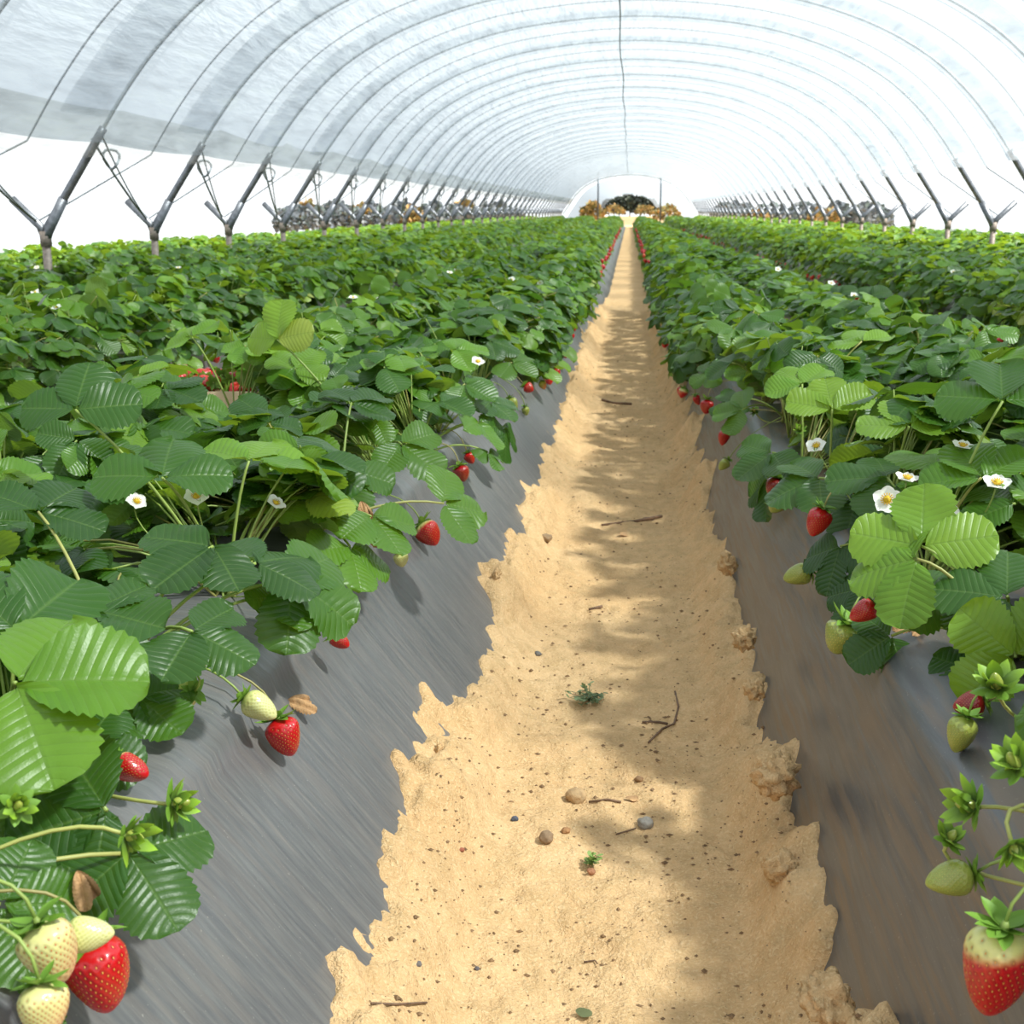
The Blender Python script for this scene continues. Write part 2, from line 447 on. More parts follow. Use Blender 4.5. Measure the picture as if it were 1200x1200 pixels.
def add_leaflet(mb, P, fwd, nrm, L, Wd, rows, cols, tone, fold=.15, curl=3.0, cup=.2, quilt=.02, rs=RS):
    T, S, Wt, Q = leaf_grid(rows, cols)
    aS = np.abs(S)
    x = S*Wt*Wd; y = T*L
    z = np.abs(x)*math.tan(fold) - cup*x*x/Wd
    if rows >= 20:
        ph = 10*T-1.6*aS
        z = z + quilt*Wd*(np.abs(np.sin(PI*ph))-.4)*np.clip(aS*2.2, 0, 1)*np.clip(T*5, 0, 1)
    z = z + .10*Wd*np.sin(T*5+rs.uniform(0, 6))*S + .06*Wd*np.sin(T*8+rs.uniform(0, 6)+S*2.5)*aS
    k = curl if abs(curl) > .05 else .05
    th = k*y
    y2 = np.sin(th)/k + z*np.sin(th); z2 = -(1-np.cos(th))/k + z*np.cos(th)
    f = norm(fwd); n = np.asarray(nrm, float); n = norm(n-f*n.dot(f)); r = np.cross(f, n)
    Vv = np.asarray(P)+np.outer(x, r)+np.outer(y2, f)+np.outer(z2, n)
    tint = np.stack([np.full(len(T), tone), aS, T], 1)
    mb.add(Vv, Q, None, tint)
def rotv(v, axis, a):
    axis = norm(axis); v = np.asarray(v, float)
    return v*math.cos(a)+np.cross(axis, v)*math.sin(a)+axis*axis.dot(v)*(1-math.cos(a))
def add_leaf(mb, P, fwd, nrm, L, rows, cols, tone, rs=RS, spread=None, curl=None, droop=None, fold=None):
    f = norm(fwd); n = np.asarray(nrm, float); n = norm(n-f*n.dot(f)); r = np.cross(f, n)
    sp = spread if spread is not None else rs.uniform(1.15, 1.45)
    for k, a in enumerate((0, sp, -sp)):
        dirv = rotv(f, n, a)
        dr = (droop if droop is not None else rs.uniform(-.05, .40)) + (0 if k == 0 else rs.uniform(-.12, .12))
        ax = np.cross(dirv, n)
        dv = rotv(dirv, ax, -dr); nv = rotv(n, ax, -dr)
        LL = L*(1.0 if k == 0 else .93)*rs.uniform(.94, 1.06)
        add_leaflet(mb, np.asarray(P)+dirv*L*.05, dv, nv, LL, LL*rs.uniform(.42, .49), rows, cols, float(np.clip(tone+rs.uniform(-.05, .05), 0, 1)),
                    fold=fold if fold is not None else rs.uniform(.05, .38), curl=curl if curl is not None else rs.uniform(1.0, 6.5), cup=rs.uniform(.05, .35), rs=rs)
STEM_G = (.30, .40, .09); STEM_R = (.28, .17, .07)
def add_stem(mb, a, b, rad=.0017, lift=.03, tint=STEM_G, seg=6, n=7):
    a = np.asarray(a, float); b = np.asarray(b, float)
    m = (a+b)/2+np.array([0, 0, lift])
    mb.tube(bez(a, m, b, n), np.linspace(rad*1.25, rad*.85, n), seg, tint)

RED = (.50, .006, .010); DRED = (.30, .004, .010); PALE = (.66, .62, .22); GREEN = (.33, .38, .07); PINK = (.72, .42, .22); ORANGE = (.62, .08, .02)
KINDS = {
    'ripe': (RED, RED, 1.0, 'glossy ripe red strawberry'), 'dark': (DRED, DRED, 1.0, 'dark red strawberry'),
    'shoulder': (PALE, RED, .28, 'red strawberry with a pale shoulder'), 'turning': (PALE, (.60, .16, .10), .62, 'pale strawberry turning pink'),
    'white': ((.66, .62, .26), PINK, .95, 'whitish unripe strawberry'), 'green': (GREEN, GREEN, 1.0, 'hard green unripe strawberry'),
    'pale': ((.62, .62, .22), (.66, .66, .30), .5, 'pale yellow green unripe strawberry'), 'amber': ((.50, .47, .08), (.66, .20, .08), .6, 'yellow strawberry with an orange blush')}
def berry_mesh(name, Rr, Ln, kind, hi=True, seed=0, lobes=0):
    rs = np.random.RandomState(seed+31)
    nu, nv = (72, 48) if hi else (14, 9)
    c0, c1, thr, _ = KINDS[kind]
    u_ = np.linspace(0, 2*PI, nu, endpoint=False); v_ = np.linspace(0.0, 1.0, nv)
    def prof(v):
        v = np.asarray(v, float)
        a = np.clip(v/.30, 0, 1); s1 = np.sqrt(np.clip(1-(1-a)**2.2, 0, 1))
        b = np.clip((v-.30)/.70, 0, 1); s2 = np.clip(1-b**1.75, 0, 1)**.62
        return s1*s2
    # denser rings towards both ends
    vv = .5-.5*np.cos(v_*PI)
    U, Vv = np.meshgrid(u_, vv); rr = prof(Vv)
    ox, oy = rs.uniform(0, 9, 2)
    def warp(U, Vv):
        w_ = 1+.07*np.sin(2*U+ox)*np.sin(PI*Vv)+.04*np.sin(3*U+oy+4*Vv)
        if lobes: w_ = w_*(1-.20*np.exp(-((np.mod(U+.6, 2*PI)-PI)/.24)**2)*np.sin(PI*np.clip(Vv*1.1, 0, 1)))
        return w_
    rr = rr*warp(U, Vv)
    # achene pits on a spiral
    ns = 210 if hi else 0
    if hi:
        i = np.arange(ns)+.5; sv = np.arccos(1-2*i/ns)/PI; sv = .06+.9*sv**.95; su = np.mod(i*PI*(3-5**.5), 2*PI)
        dip = np.zeros_like(U)
        for a, b in zip(su, sv):
            du = np.abs(np.mod(U-a+PI, 2*PI)-PI)*prof(b)*Rr; dv_ = (Vv-b)*Ln
            dip = np.maximum(dip, np.exp(-(du*du+dv_*dv_)/(2*(Rr*.055)**2)))
        rr = rr*(1-.075*dip)
    X = rr*np.cos(U)*Rr; Y = rr*np.sin(U)*Rr; Z = -Vv*Ln*1.0 + .10*Ln*np.clip(1-Vv/.15, 0, 1)*0
    mix = np.clip((Vv-(1-thr)*0 - (0.0 if thr >= 1 else thr*.55) + .10*np.sin(U+ox))/max(.05, .45*thr), 0, 1) if thr < 1 else np.ones_like(U)
    if kind in ('white', 'turning', 'amber'):
        mix = np.clip(mix*.4+.75*np.clip(np.sin(U+ox)*.6+Vv-.25, 0, 1), 0, 1)
    C = np.array(c0)[None, None]*(1-mix[..., None])+np.array(c1)[None, None]*mix[..., None]
    if kind in ('green', 'pale', 'white'):
        if hi: C = C*(1-.35*dip[..., None])
    elif hi: C = C*(1-.45*dip[..., None])
    mb = MB(); Vs = np.stack([X, Y, Z], -1).reshape(-1, 3)
    Q = []
    ii, jj = np.meshgrid(np.arange(nv-1), np.arange(nu), indexing='ij'); b = ii*nu+jj; b2 = ii*nu+(jj+1) % nu
    Q = np.stack([b, b+nu, b2+nu, b2], -1).reshape(-1, 4)
    mb.add(Vs, Q, None, C.reshape(-1, 3))
    if hi:
        sc_ = Rr*.034
        for a, b in zip(su, sv):
            r0 = prof(b)*warp(np.array(a), np.array(b))*.975; p = np.array([r0*Rr*math.cos(a), r0*Rr*math.sin(a), -b*Ln])
            r1 = prof(min(1, b+.02))*Rr; r2 = prof(max(0, b-.02))*Rr
            tv = norm(np.array([(r1-r2)*math.cos(a), (r1-r2)*math.sin(a), -.04*Ln])); tu = np.array([-math.sin(a), math.cos(a), 0]); n_ = np.cross(tv, tu)
            if n_.dot(np.array([math.cos(a), math.sin(a), -.2])) < 0: n_ = -n_
            vs = [p+tv*sc_*1.5, p-tv*sc_*1.5, p+tu*sc_*.9, p-tu*sc_*.9, p+n_*sc_*.55]
            col = (.60, .26, .05) if kind in ('ripe', 'shoulder', 'dark') and rs.rand() < .9 else ((.55, .50, .10) if kind in ('green', 'pale') else (.60, .16, .05))
            mb.add(vs, None, [(0, 2, 4), (2, 1, 4), (1, 3, 4), (3, 0, 4)], col)
    return mb.mesh(name, M_BERRY)
def calyx_mesh(name, Rr, n=10, closed=0.0, seed=0, tip=None, rows=5):
    """star of sepals round the stalk at the origin, axis -Z down to the berry"""
    rs = np.random.RandomState(seed); mb = MB()
    for k in range(n):
        a = 2*PI*k/n+rs.uniform(-.15, .15); L = Rr*rs.uniform(1.0, 1.35); W_ = L*.26
        el = rs.uniform(-.25, .45) if closed == 0 else (rs.uniform(-.55, -.05) if closed < 0 else rs.uniform(-1.35, -.55))
        dirv = np.array([math.cos(a)*math.cos(el), math.sin(a)*math.cos(el), math.sin(el)])
        up = np.array([-math.cos(a)*math.sin(el), -math.sin(a)*math.sin(el), math.cos(el)]); r = np.cross(dirv, up)
        cv = rs.uniform(-.3, .8)
        V_ = []; T_ = []
        for i in range(rows+1):
            t = i/rows; ww = W_*(math.sin(PI*min(1, .18+t*.82))**.8)*(1 if t < 1 else 0)
            c = dirv*L*t*(1-.1*cv*t)+up*L*cv*t*t*.5 + dirv*Rr*.10
            for s in (-1, 0, 1):
                V_.append(c+r*ww*s+up*abs(s)*ww*.35)
                g = .8+.4*t
                T_.append((.16*g, .31*g, .035*g) if closed < .5 else (.22*g*t+.05, .36*g*t+.10, .03))
        Q_ = [(i*3+j, i*3+j+1, i*3+j+4, i*3+j+3) for i in range(rows) for j in range(2)]
        mb.add(V_, Q_, None, np.array(T_))
    mb.tube([(0, 0, -.1*Rr), (0, 0, .25*Rr)], [Rr*.22, Rr*.09], 6, STEM_G)
    return mb.mesh(name, M_SEPAL)
def flower_meshes(seed=0, s=1.0, hi=True):
    rs = np.random.RandomState(seed); mp = MB(); mc = MB()
    for k in range(5):
        a = 2*PI*k/5+rs.uniform(-.12, .12); dirv = np.array([math.cos(a), math.sin(a), .12]); r = np.array([-math.sin(a), math.cos(a), 0])
        L = .0128*s*rs.uniform(.9, 1.1); nr = 6 if hi else 3; V_ = []
        for i in range(nr+1):
            t = i/nr; ww = L*.62*(math.sin(PI*(.10+.86*t))**.55)
            for q in (-1, -.5, 0, .5, 1):
                V_.append(dirv*(.003*s+L*t*(1-.12*q*q))+r*ww*q+np.array([0, 0, .22*L*(t*t)-.18*L*t+.18*L*q*q*t]))
        Q_ = [(i*5+j, i*5+j+1, i*5+j+6, i*5+j+5) for i in range(nr) for j in range(4)]
        mp.add(V_, Q_, None, (.90, .91, .84))
    nu, nv = (14, 6) if hi else (8, 4)
    V_ = [(.0042*s*math.cos(2*PI*j/nu)*math.sin(PI/2*(1-i/nv)), .0042*s*math.sin(2*PI*j/nu)*math.sin(PI/2*(1-i/nv)), .0012*s+.0038*s*math.cos(PI/2*(1-i/nv))) for i in range(nv+1) for j in range(nu)]
    V_ = [np.array(p)*(1+.12*rs.uniform(-1, 1)) for p in V_]
    Q_ = [(i*nu+j, i*nu+(j+1) % nu, (i+1)*nu+(j+1) % nu, (i+1)*nu+j) for i in range(nv) for j in range(nu)]
    mc.add(V_, Q_, None, (.80, .55, .03))
    for k in range(14 if hi else 0):
        a = 2*PI*k/14; mc.tube([(math.cos(a)*.003*s, math.sin(a)*.003*s, .002*s), (math.cos(a)*.0062*s, math.sin(a)*.0062*s, .004*s)], [.0003*s, .0007*s], 4, (.78, .50, .04))
    return mp.mesh('petals', M_PETAL), mc.mesh('flower_center', M_PETAL), calyx_mesh('calyx', .0085*s, 10, -1.0, seed, rows=4)

def rot_to(axis_down):
    """rotation taking local -Z to the given direction"""
    return Vector((0, 0, -1)).rotation_difference(Vector(axis_down).normalized()).to_euler()
BCACHE = {}
def put_berry(parent, base, p, rad, ln, kind, down=(0, 0, -1), hi=True, seed=0, lobes=0, spin=0.0, label=True):
    """p: centre of the fruit in the world; base: the plant's origin"""
    dn = norm(down); top = np.asarray(p)-dn*ln*.5
    key = (kind, hi, lobes, seed if hi else seed % 3, round(rad/ln, 1) if hi else 0)
    if hi or key not in BCACHE:
        me = berry_mesh('strawberry', rad, ln, kind, hi, seed, lobes); cm = calyx_mesh('calyx', rad*.95, 11 if hi else 7, 0, seed, rows=5 if hi else 2)
        BCACHE[key] = (me, cm, rad)
    me, cm, r0 = BCACHE[key]
    o = link('strawberry', me, parent, tuple(top-np.asarray(base)))
    o.rotation_euler = rot_to(dn)
    if spin: o.rotation_euler = (Vector((0, 0, -1)).rotation_difference(Vector(dn)) @ Vector((0, 0, 1)).rotation_difference(Vector((0, 0, 1)))).to_euler()
    if not hi: o.scale = (rad/r0,)*3
    if label: o['label'] = KINDS[kind][3]
    c = link('calyx', cm, o)
    return top
def put_flower(parent, base, p, nrm=(0, 0, 1), s=1.0, seed=0):
    a, b, c = flower_meshes(seed, s)
    q = Vector((0, 0, 1)).rotation_difference(Vector(nrm).normalized())
    f = link('flower', c, parent, tuple(np.asarray(p)-np.asarray(base))); f.rotation_euler = q.to_euler()
    f['label'] = 'white strawberry flower with yellow center'
    link('petals', a, f); link('flower_center', b, f)
def put_bud(parent, base, p, axis, s=.016, seed=0):
    s = s*.78
    """young fruit still wrapped in its sepals; axis points away from the stalk"""
    cm = calyx_mesh('calyx', s*1.15, 7, -1.0, seed+3); me = calyx_mesh('young_fruit', s*1.35, 9, 1.0, seed)
    o = link('young_fruit', me, parent, tuple(np.asarray(p)-np.asarray(base))); o.rotation_euler = rot_to(axis)
    o['label'] = 'young green fruit wrapped in pointed sepals'
    cb = link('calyx', cm, o)
    bm_ = berry_mesh('fruit_tip', s*.36, s*1.1, 'green', False, 0); link('fruit_tip', bm_, o)

# ------------------------------------------------------------------ random plant foliage
def grow(mbF, mbS, crown, nleaf, rows, cols, rs, side=0, keep=None, Lm=.078, lim=None):
    """leaves of one plant round a crown; side = -1/+1 leans some leaves over the bed edge"""
    cx, cy, cz = crown
    for i in range(nleaf):
        for attempt in range(9):
            a = rs.uniform(0, 2*PI); r = .20*math.sqrt(rs.uniform(.02, 1))
            over = side != 0 and rs.rand() < .30
            if over:
                a = rs.uniform(-.95, .95)+(0 if side > 0 else PI); r = rs.uniform(.12, .225)
            ca, sa = math.cos(a), math.sin(a)
            q = r/.21
            hz = .06+.15*(1-q**2.2)*rs.uniform(.55, 1.12)+rs.uniform(-.02, .03)
            if over: hz = rs.uniform(-.06, .10) - max(0, r-.19)*.6
            P = np.array([cx+ca*r, cy+sa*r, cz+hz])
            if lim is not None and not lim(P): continue
            if keep is not None and not keep(P): continue
            break
        else: continue
        out = np.array([ca, sa, 0])
        pitch = rs.normal(-.15, .35)-.35*q*(1.5 if over else .6)
        yaw = rs.normal(0, .6)
        f = rotv(out, (0, 0, 1), yaw); f = norm(np.array([f[0], f[1], math.tan(max(-1.2, min(.7, pitch)))]))
        n = norm(np.array([ca*.35*q, sa*.35*q, 1.0])+rs.normal(0, .28, 3)*np.array([1, 1, .2]))
        if over: n = norm(n+out*rs.uniform(.3, 1.2))
        tone = float(np.clip(rs.choice([rs.normal(.28, .10), rs.normal(.66, .12)], p=[.54, .46]), .03, .97))
        L = Lm*rs.uniform(.70, 1.15)
        add_leaf(mbF, P, f, n, L, rows, cols, tone, rs)
        if mbS is not None:
            add_stem(mbS, (cx+rs.uniform(-.015, .015), cy+rs.uniform(-.015, .015), cz), P, .0016, .03+.03*rs.rand(), STEM_G if rs.rand() < .8 else (.36, .34, .10), 5, 6)

# ------------------------------------------------------------------ all plant spots, nearest 300 individually
EDGE = {'L1': 1, 'R1': -1, 'L2': 1, 'R2': -1, 'L3': 1, 'R3': -1, 'L4': 1, 'R4': -1}
spots = []
for key, (lf, ls, rs_, rf) in BED.items():
    c = (ls+rs_)/2
    n = 0
    for side in (-1, 1):
        y = .62 if key == 'L1' else (-.25 if key == 'R1' else 2.0)
        y += .14*(side > 0)
        while y < 30:
            x = c+side*(.195 if side != EDGE[key] or y < 1.7 or key not in ('L1', 'R1') else (.245 if y < 2.3 else (.272 if key == 'L1' else .27)))+rnd.uniform(-.02, .02); yj = y+rnd.uniform(-.03, .03)
            vis = any(-60 < project((x+dx, yj+dy, z))[0] < 1260 and project((x+dx, yj+dy, z))[1] < 1270 for dx in (-.2, 0, .2) for dy in (-.1, .2) for z in (.34, .5))
            if vis or (key == 'R1' and y < 1.3): spots.append((math.hypot(x, yj), key, side, x, yj, vis))  # right-bed plants out of view are added to shade the path
            y += .29
spots.sort()
N_IND = 296
ind, rest = spots[:N_IND], spots[N_IND:]
D_CUT = ind[-1][0]
ORD = 'first second third fourth fifth sixth seventh eighth ninth tenth eleventh twelfth thirteenth fourteenth fifteenth'.split()
BEDNAME = {'L1': 'bed left of the path', 'R1': 'bed right of the path', 'L2': 'second bed left of the path', 'R2': 'second bed right of the path',
           'L3': 'bed below the left posts', 'R3': 'bed below the right posts', 'L4': 'outermost bed at left', 'R4': 'outermost bed at right'}
count = {}
HERO_D = 4.7
heroes = []; others = []
for dist, key, side, x, y, vis in ind:
    row = 'path edge' if side == EDGE[key] else 'far edge'
    count[(key, row)] = count.get((key, row), 0)+(1 if vis else 0)
    k = count[(key, row)]
    if key in ('L1', 'R1'):
        if not vis: lab, grp = 'unseen strawberry plant on bed right of the path, added for its shade', 'unseen plants added for shade'
        elif k <= 15: lab, grp = '%s strawberry plant from front on %s of %s' % (ORD[k-1], row, BEDNAME[key]), 'strawberry plants beside the path'
        else: lab = 'small strawberry plant beyond the fifteenth on %s of %s' % (row, BEDNAME[key]); grp = '%s, %s, farther plants' % (BEDNAME[key], row)
    else:
        lab = 'leafy strawberry plant in %s, %s row' % (BEDNAME[key], 'nearer' if row == 'path edge' else 'outer'); grp = '%s, %s' % (BEDNAME[key], row)
    rec = dict(key=key, side=side, row=row, k=k, x=x, y=y, label=lab, group=grp, edge=(row == 'path edge'))
    (heroes if key in ('L1', 'R1') and y < HERO_D else others).append(rec)

#HERO_BEGIN
# berries seen along the two beds: px, py, plane x, radius, length, kind, hanging direction
L_BER = [
    (116, 1143, -.375, .0235, .058, 'ripe', (.25, -.1, -1), 0), (60, 1116, -.372, .0180, .045, 'white', (.35, 0, -1), 0), (106, 1094, -.360, .0120, .032, 'pale', (.9, .3, -.1), 0),
    (52, 1184, -.355, .0150, .034, 'white', (.2, -.2, -1), 0), (155, 901, -.44, .0135, .034, 'shoulder', (.9, -.2, -.25), 0), (212, 813, -.46, .0148, .040, 'pale', (-.7, .4, -.25), 0),
    (305, 829, -.395, .0160, .042, 'pale', (.8, -.1, -.45), 0), (334, 864, -.378, .0200, .046, 'ripe', (.35, -.1, -.9), 0), (399, 751, -.372, .0120, .028, 'ripe', (.7, -.2, -.4), 0),
    (503, 626, -.365, .0235, .050, 'shoulder', (.55, -.2, -.75), 1), (470, 656, -.372, .0125, .026, 'pale', (.2, 0, -1), 0), (557, 603, -.350, .0185, .044, 'amber', (.6, .1, -.75), 0),
    (541, 555, -.362, .0190, .038, 'dark', (.3, 0, -1), 0), (551, 537, -.375, .0130, .030, 'ripe', (.4, 0, -.8), 0), (620, 455, -.345, .0185, .036, 'ripe', (.7, -.2, -.4), 0),
    (601, 474, -.355, .0180, .042, 'green', (.5, 0, -.8), 0), (616, 482, -.335, .0130, .03, 'green', (.2, 0, -1), 0),
]
R_BER = [
    (1166, 1139, .262, .0225, .066, 'shoulder', (-.12, -.05, -1), 0), (1112, 1030, .262, .0135, .038, 'green', (-1, -.1, -.25), 0), (1126, 861, .345, .0150, .040, 'green', (-.25, 0, -1), 0),
    (1135, 826, .365, .0135, .032, 'dark', (-.8, .1, -.2), 0), (985, 748, .285, .0255, .044, 'green', (-.35, -.1, -.9), 1), (1011, 717, .300, .0150, .036, 'ripe', (-.7, 0, -.5), 0),
    (934, 674, .272, .0180, .044, 'green', (-.95, 0, -.35), 1), (958, 612, .292, .0185, .046, 'ripe', (-.35, -.1, -.9), 0), (911, 590, .275, .0175, .040, 'green', (-.5, 0, -.8), 0),
    (908, 572, .285, .0190, .040, 'dark', (-.3, 0, -1), 0), (848, 513, .255, .0150, .042, 'ripe', (-.2, 0, -1), 0), (828, 477, .255, .0210, .046, 'ripe', (-.1, -.1, -1), 0),
    (817, 469, .245, .0140, .036, 'ripe', (.4, 0, -1), 0), (848, 545, .255, .0130, .034, 'green', (-.6, 0, -.7), 0),
]
# flowers: px, py, height, normal
FLOW = [(90, 841, .37, (.3, -.5, .8), 1.25), (230, 582, .50, (.2, -.6, .7), 1.0), (160, 588, .46, (.5, -.4, .7), 1.0), (331, 660, .42, (.4, -.2, .9), .95), (252, 532, .50, (0, -.8, .5), 1.0),
        (323, 590, .46, (.5, -.3, .8), .9), (560, 424, .49, (.2, -.5, .8), 1.1),
        (1040, 586, .47, (-.3, -.75, .5), 1.35), (1108, 598, .46, (.1, -.8, .5), 1.15), (1168, 567, .50, (0, -.3, .9), 1.25), (957, 523, .47, (-.3, -.5, .8), 1.1), (1063, 561, .49, (.1, -.2, 1), 1.1), (1128, 523, .53, (.1, -.2, 1), 1.0)]
# young fruits in sepals: px, py, plane x, axis, size
BUDS = [(203, 942, -.36, (1, -.1, .25), .018), (148, 978, -.36, (1, -.2, -.1), .017), (243, 655, -.56, (.1, -.6, .7), .014), (20, 945, -.42, (.5, -.6, .5), .013),
        (1168, 806, .33, (-.3, -.4, 1), .021), (1142, 945, .27, (-.9, -.2, .2), .019), (1192, 898, .29, (-.5, -.3, .7), .019), (938, 505, .36, (-.3, -.3, .8), .014), (1112, 985, .262, (.3, -.3, .9), .014),
        (885, 483, .33, (-.4, -.2, .8), .016), (1187, 990, .275, (.2, -.6, -.4), .016)]
# leaves worth placing: px, py of the hub, hub height, heading deg (0 = +x, 90 = away), pitch, normal, size, tone
HL = [
    (292, 540, .52, 85, .25, (0, -.45, 1), .085, .80), (190, 560, .53, 100, .55, (.1, -.7, .8), .092, .36), (88, 480, .60, 95, .8, (.1, -.9, .5), .085, .20), (412, 472, .50, 60, .1, (.1, -.3, 1), .09, .22),
    (250, 640, .47, 240, -.2, (.15, -.4, 1), .088, .10), (300, 660, .45, 60, .1, (.2, -.2, 1), .085, .14), (225, 740, .43, -10, -.3, (.3, -.4, 1), .075, .20), (340, 680, .42, 10, -.5, (.6, -.5, .8), .095, .42),
    (18, 800, .47, 15, .05, (.2, -.5, 1), .105, .72), (20, 740, .47, 75, .4, (.3, -.7, .7), .10, .30), (110, 715, .45, -10, -.1, (.1, -.3, 1), .075, .24), (45, 600, .50, 80, .3, (.1, -.8, .6), .085, .10),
    (125, 950, .375, 205, -.1, (.35, -.6, .8), .075, .20), (150, 1000, .355, -35, -.5, (.5, -.6, .6), .07, .22), (160, 815, .37, -25, -.35, (.4, -.5, .8), .06, .40), (0, 1060, .36, 30, -.2, (.3, -.7, .7), .06, .45), (40, 835, .37, 30, -.1, (.2, -.6, .8), .065, .16), (95, 880, .36, 0, -.2, (.3, -.6, .8), .06, .22), (20, 905, .36, 20, -.2, (.3, -.7, .7), .065, .28), (60, 1000, .335, -30, -.3, (.4, -.6, .7), .06, .2), (5, 990, .35, 60, -.1, (.3, -.7, .7), .06, .5), (30, 1150, .31, 210, -.5, (.3, -.8, .4), .05, .4), (150, 780, .39, 30, -.1, (.3, -.5, .8), .05, .2),
    (335, 698, .40, -60, -.5, (.6, -.5, .6), .058, .50), (470, 520, .42, -20, -.5, (.5, -.6, .7), .09, .55), (520, 590, .38, 40, -.3, (.6, -.4, .8), .085, .60), (450, 430, .52, 20, .1, (.2, -.4, 1), .085, .30),
    (345, 432, .54, 60, .5, (0, -.6, .8), .075, .80), (325, 398, .60, 90, 1.2, (-.3, -1, .1), .08, .95), (225, 395, .56, 120, .3, (-.1, -.6, .8), .075, .75), (545, 380, .50, 20, .1, (.2, -.3, 1), .085, .34),
    (435, 605, .40, -40, -.5, (.6, -.4, .7), .08, .62), (590, 500, .33, -60, -.9, (.9, -.3, .4), .09, .30), (572, 530, .31, -40, -.7, (.9, -.4, .4), .055, .45), (410, 640, .37, -60, -.6, (.7, -.4, .5), .08, .66),
    (545, 450, .44, -20, -.3, (.5, -.5, .8), .085, .45), (575, 470, .39, -30, -.5, (.7, -.4, .7), .085, .30), (600, 425, .40, -20, -.4, (.6, -.5, .7), .09, .55), (560, 495, .37, -40, -.6, (.8, -.3, .5), .085, .62),
    (625, 395, .38, -20, -.5, (.7, -.4, .6), .09, .4), (535, 410, .49, 20, .1, (.2, -.4, 1), .09, .7), (575, 400, .46, 0, -.2, (.4, -.4, .9), .09, .28), (515, 470, .43, -30, -.3, (.5, -.4, .8), .085, .3),
    # right bed
    (862, 470, .37, 190, -.4, (-.6, -.5, .7), .07, .3), (835, 435, .38, 180, -.4, (-.6, -.5, .7), .075, .55), (858, 425, .45, 120, .2, (-.3, -.5, .9), .08, .25), (815, 410, .38, 190, -.4, (-.7, -.4, .6), .075, .4),
    (1075, 655, .45, 165, -.25, (-.35, -.5, .8), .085, .80), (1080, 640, .46, 80, .9, (-.3, -.9, .35), .085, .85), (1150, 560, .50, 100, .4, (-.1, -.7, .8), .085, .55), (975, 480, .50, 95, .7, (-.1, -.9, .6), .085, .90),
    (1065, 500, .53, 95, .5, (0, -.7, .7), .08, .86), (1175, 470, .60, 80, .6, (-.2, -.7, .7), .095, .34), (1190, 770, .38, 150, .6, (-.6, -.7, .4), .075, .85), (1150, 790, .335, 200, -.5, (-.4, -.6, .8), .065, .22),
    (905, 530, .40, 200, -.6, (-.6, -.5, .7), .085, .35), (900, 560, .33, 250, -1.0, (-.9, -.3, .3), .085, .18), (870, 480, .38, 150, -.2, (-.6, -.4, .7), .08, .60), (985, 640, .36, 230, -.9, (-.8, -.5, .3), .08, .14),
    (1010, 690, .32, 235, -.9, (-.7, -.5, .4), .07, .16), (1045, 745, .33, 190, -.5, (-.5, -.6, .5), .06, .26), (1100, 545, .50, 60, .2, (-.2, -.4, 1), .085, .72), (960, 560, .44, 190, -.2, (-.4, -.4, .9), .085, .24), (1040, 560, .47, 170, 0, (-.3, -.4, 1), .085, .26),
    (1190, 590, .47, 120, .3, (-.1, -.5, 1), .08, .45), (940, 450, .5, 120, .3, (-.2, -.5, 1), .08, .75), (1010, 400, .56, 90, .3, (-.1, -.5, 1), .08, .8), (1120, 700, .40, 200, -.2, (-.3, -.5, .9), .075, .4), (1180, 700, .42, 160, .1, (-.2, -.5, .9), .08, .3),
]
#HERO_END
def nearest(key, p, edge=None):
    best = None
    for h in heroes:
        if h['key'] != key: continue
        q = (h['x']-p[0])**2+(h['y']-p[1])**2
        if best is None or q < best[0]: best = (q, h)
    return best[1]
def in_bed(key, p, off):
    lf, ls, rs_, rf = BED[key]; sgn = 1 if EDGE[key] > 0 else -1
    sh, fl = (rs_, rf) if sgn > 0 else (ls, lf)
    for dx, dz in ((off, 0), (0, off), (.7*off, .7*off)):
        x, z = p[0]-sgn*dx, p[2]-dz
        if z < .275: xs_ = fl+(sh-fl)*z/.275
        elif z < .335: xs_ = sh-sgn*.10*(1-math.sqrt(max(0, 1-((z-.275)/.06)**2)))
        else: continue
        if (xs_-x)*sgn > 0: return True
    return False
def on_bed(key, px, py, X, off):
    p = at(px, py, x=X)
    v = ray(px, py); t = np.linalg.norm(p-EYE)
    if not in_bed(key, p, off):
        return p
    while in_bed(key, EYE+v*t, off) and t > .3: t -= .004
    return EYE+v*t
for h in heroes: h.update(ber=[], flo=[], bud=[], lea=[])
clear = [(238, 442, 14, 9.0), (262, 440, 20, 9.0), (292, 452, 16, 9.0), (1178, 1085, 60, 2.0), (1190, 1000, 30, 2.0), (1220, 1080, 120, 1.3)]          # (px, py, radius px, distance): spots in front of which no leaf grows
for side_key, arr in (('L1', L_BER), ('R1', R_BER)):
    for (px, py, X, r, l, kind, dn, lob) in arr:
        p = on_bed(side_key, px, py, X, r*.95); h = nearest(side_key, p)
        h['ber'].append((p, r, l, kind, dn, lob)); clear.append((px, py, r*F/p[1]*1.7+34, p[1]))
for (px, py, z, nn, s) in FLOW:
    p = at(px, py, z=z); h = nearest('L1' if px < 700 else 'R1', p); h['flo'].append((p, nn, s)); clear.append((px, py, .02*F/p[1]+26, p[1]))
for (px, py, X, ax, s) in BUDS:
    p = at(px, py, x=X); h = nearest('L1' if px < 700 else 'R1', p); h['bud'].append((p, ax, s)); clear.append((px, py, 46, p[1]))
for (px, py, z, hd, pit, nn, L, tone) in HL:
    p = at(px, py, z=z); h = nearest('L1' if px < 700 else 'R1', p); h['lea'].append((p, hd, pit, nn, L, tone)); clear.append((px, py, L*F/p[1]*.75, p[1]))
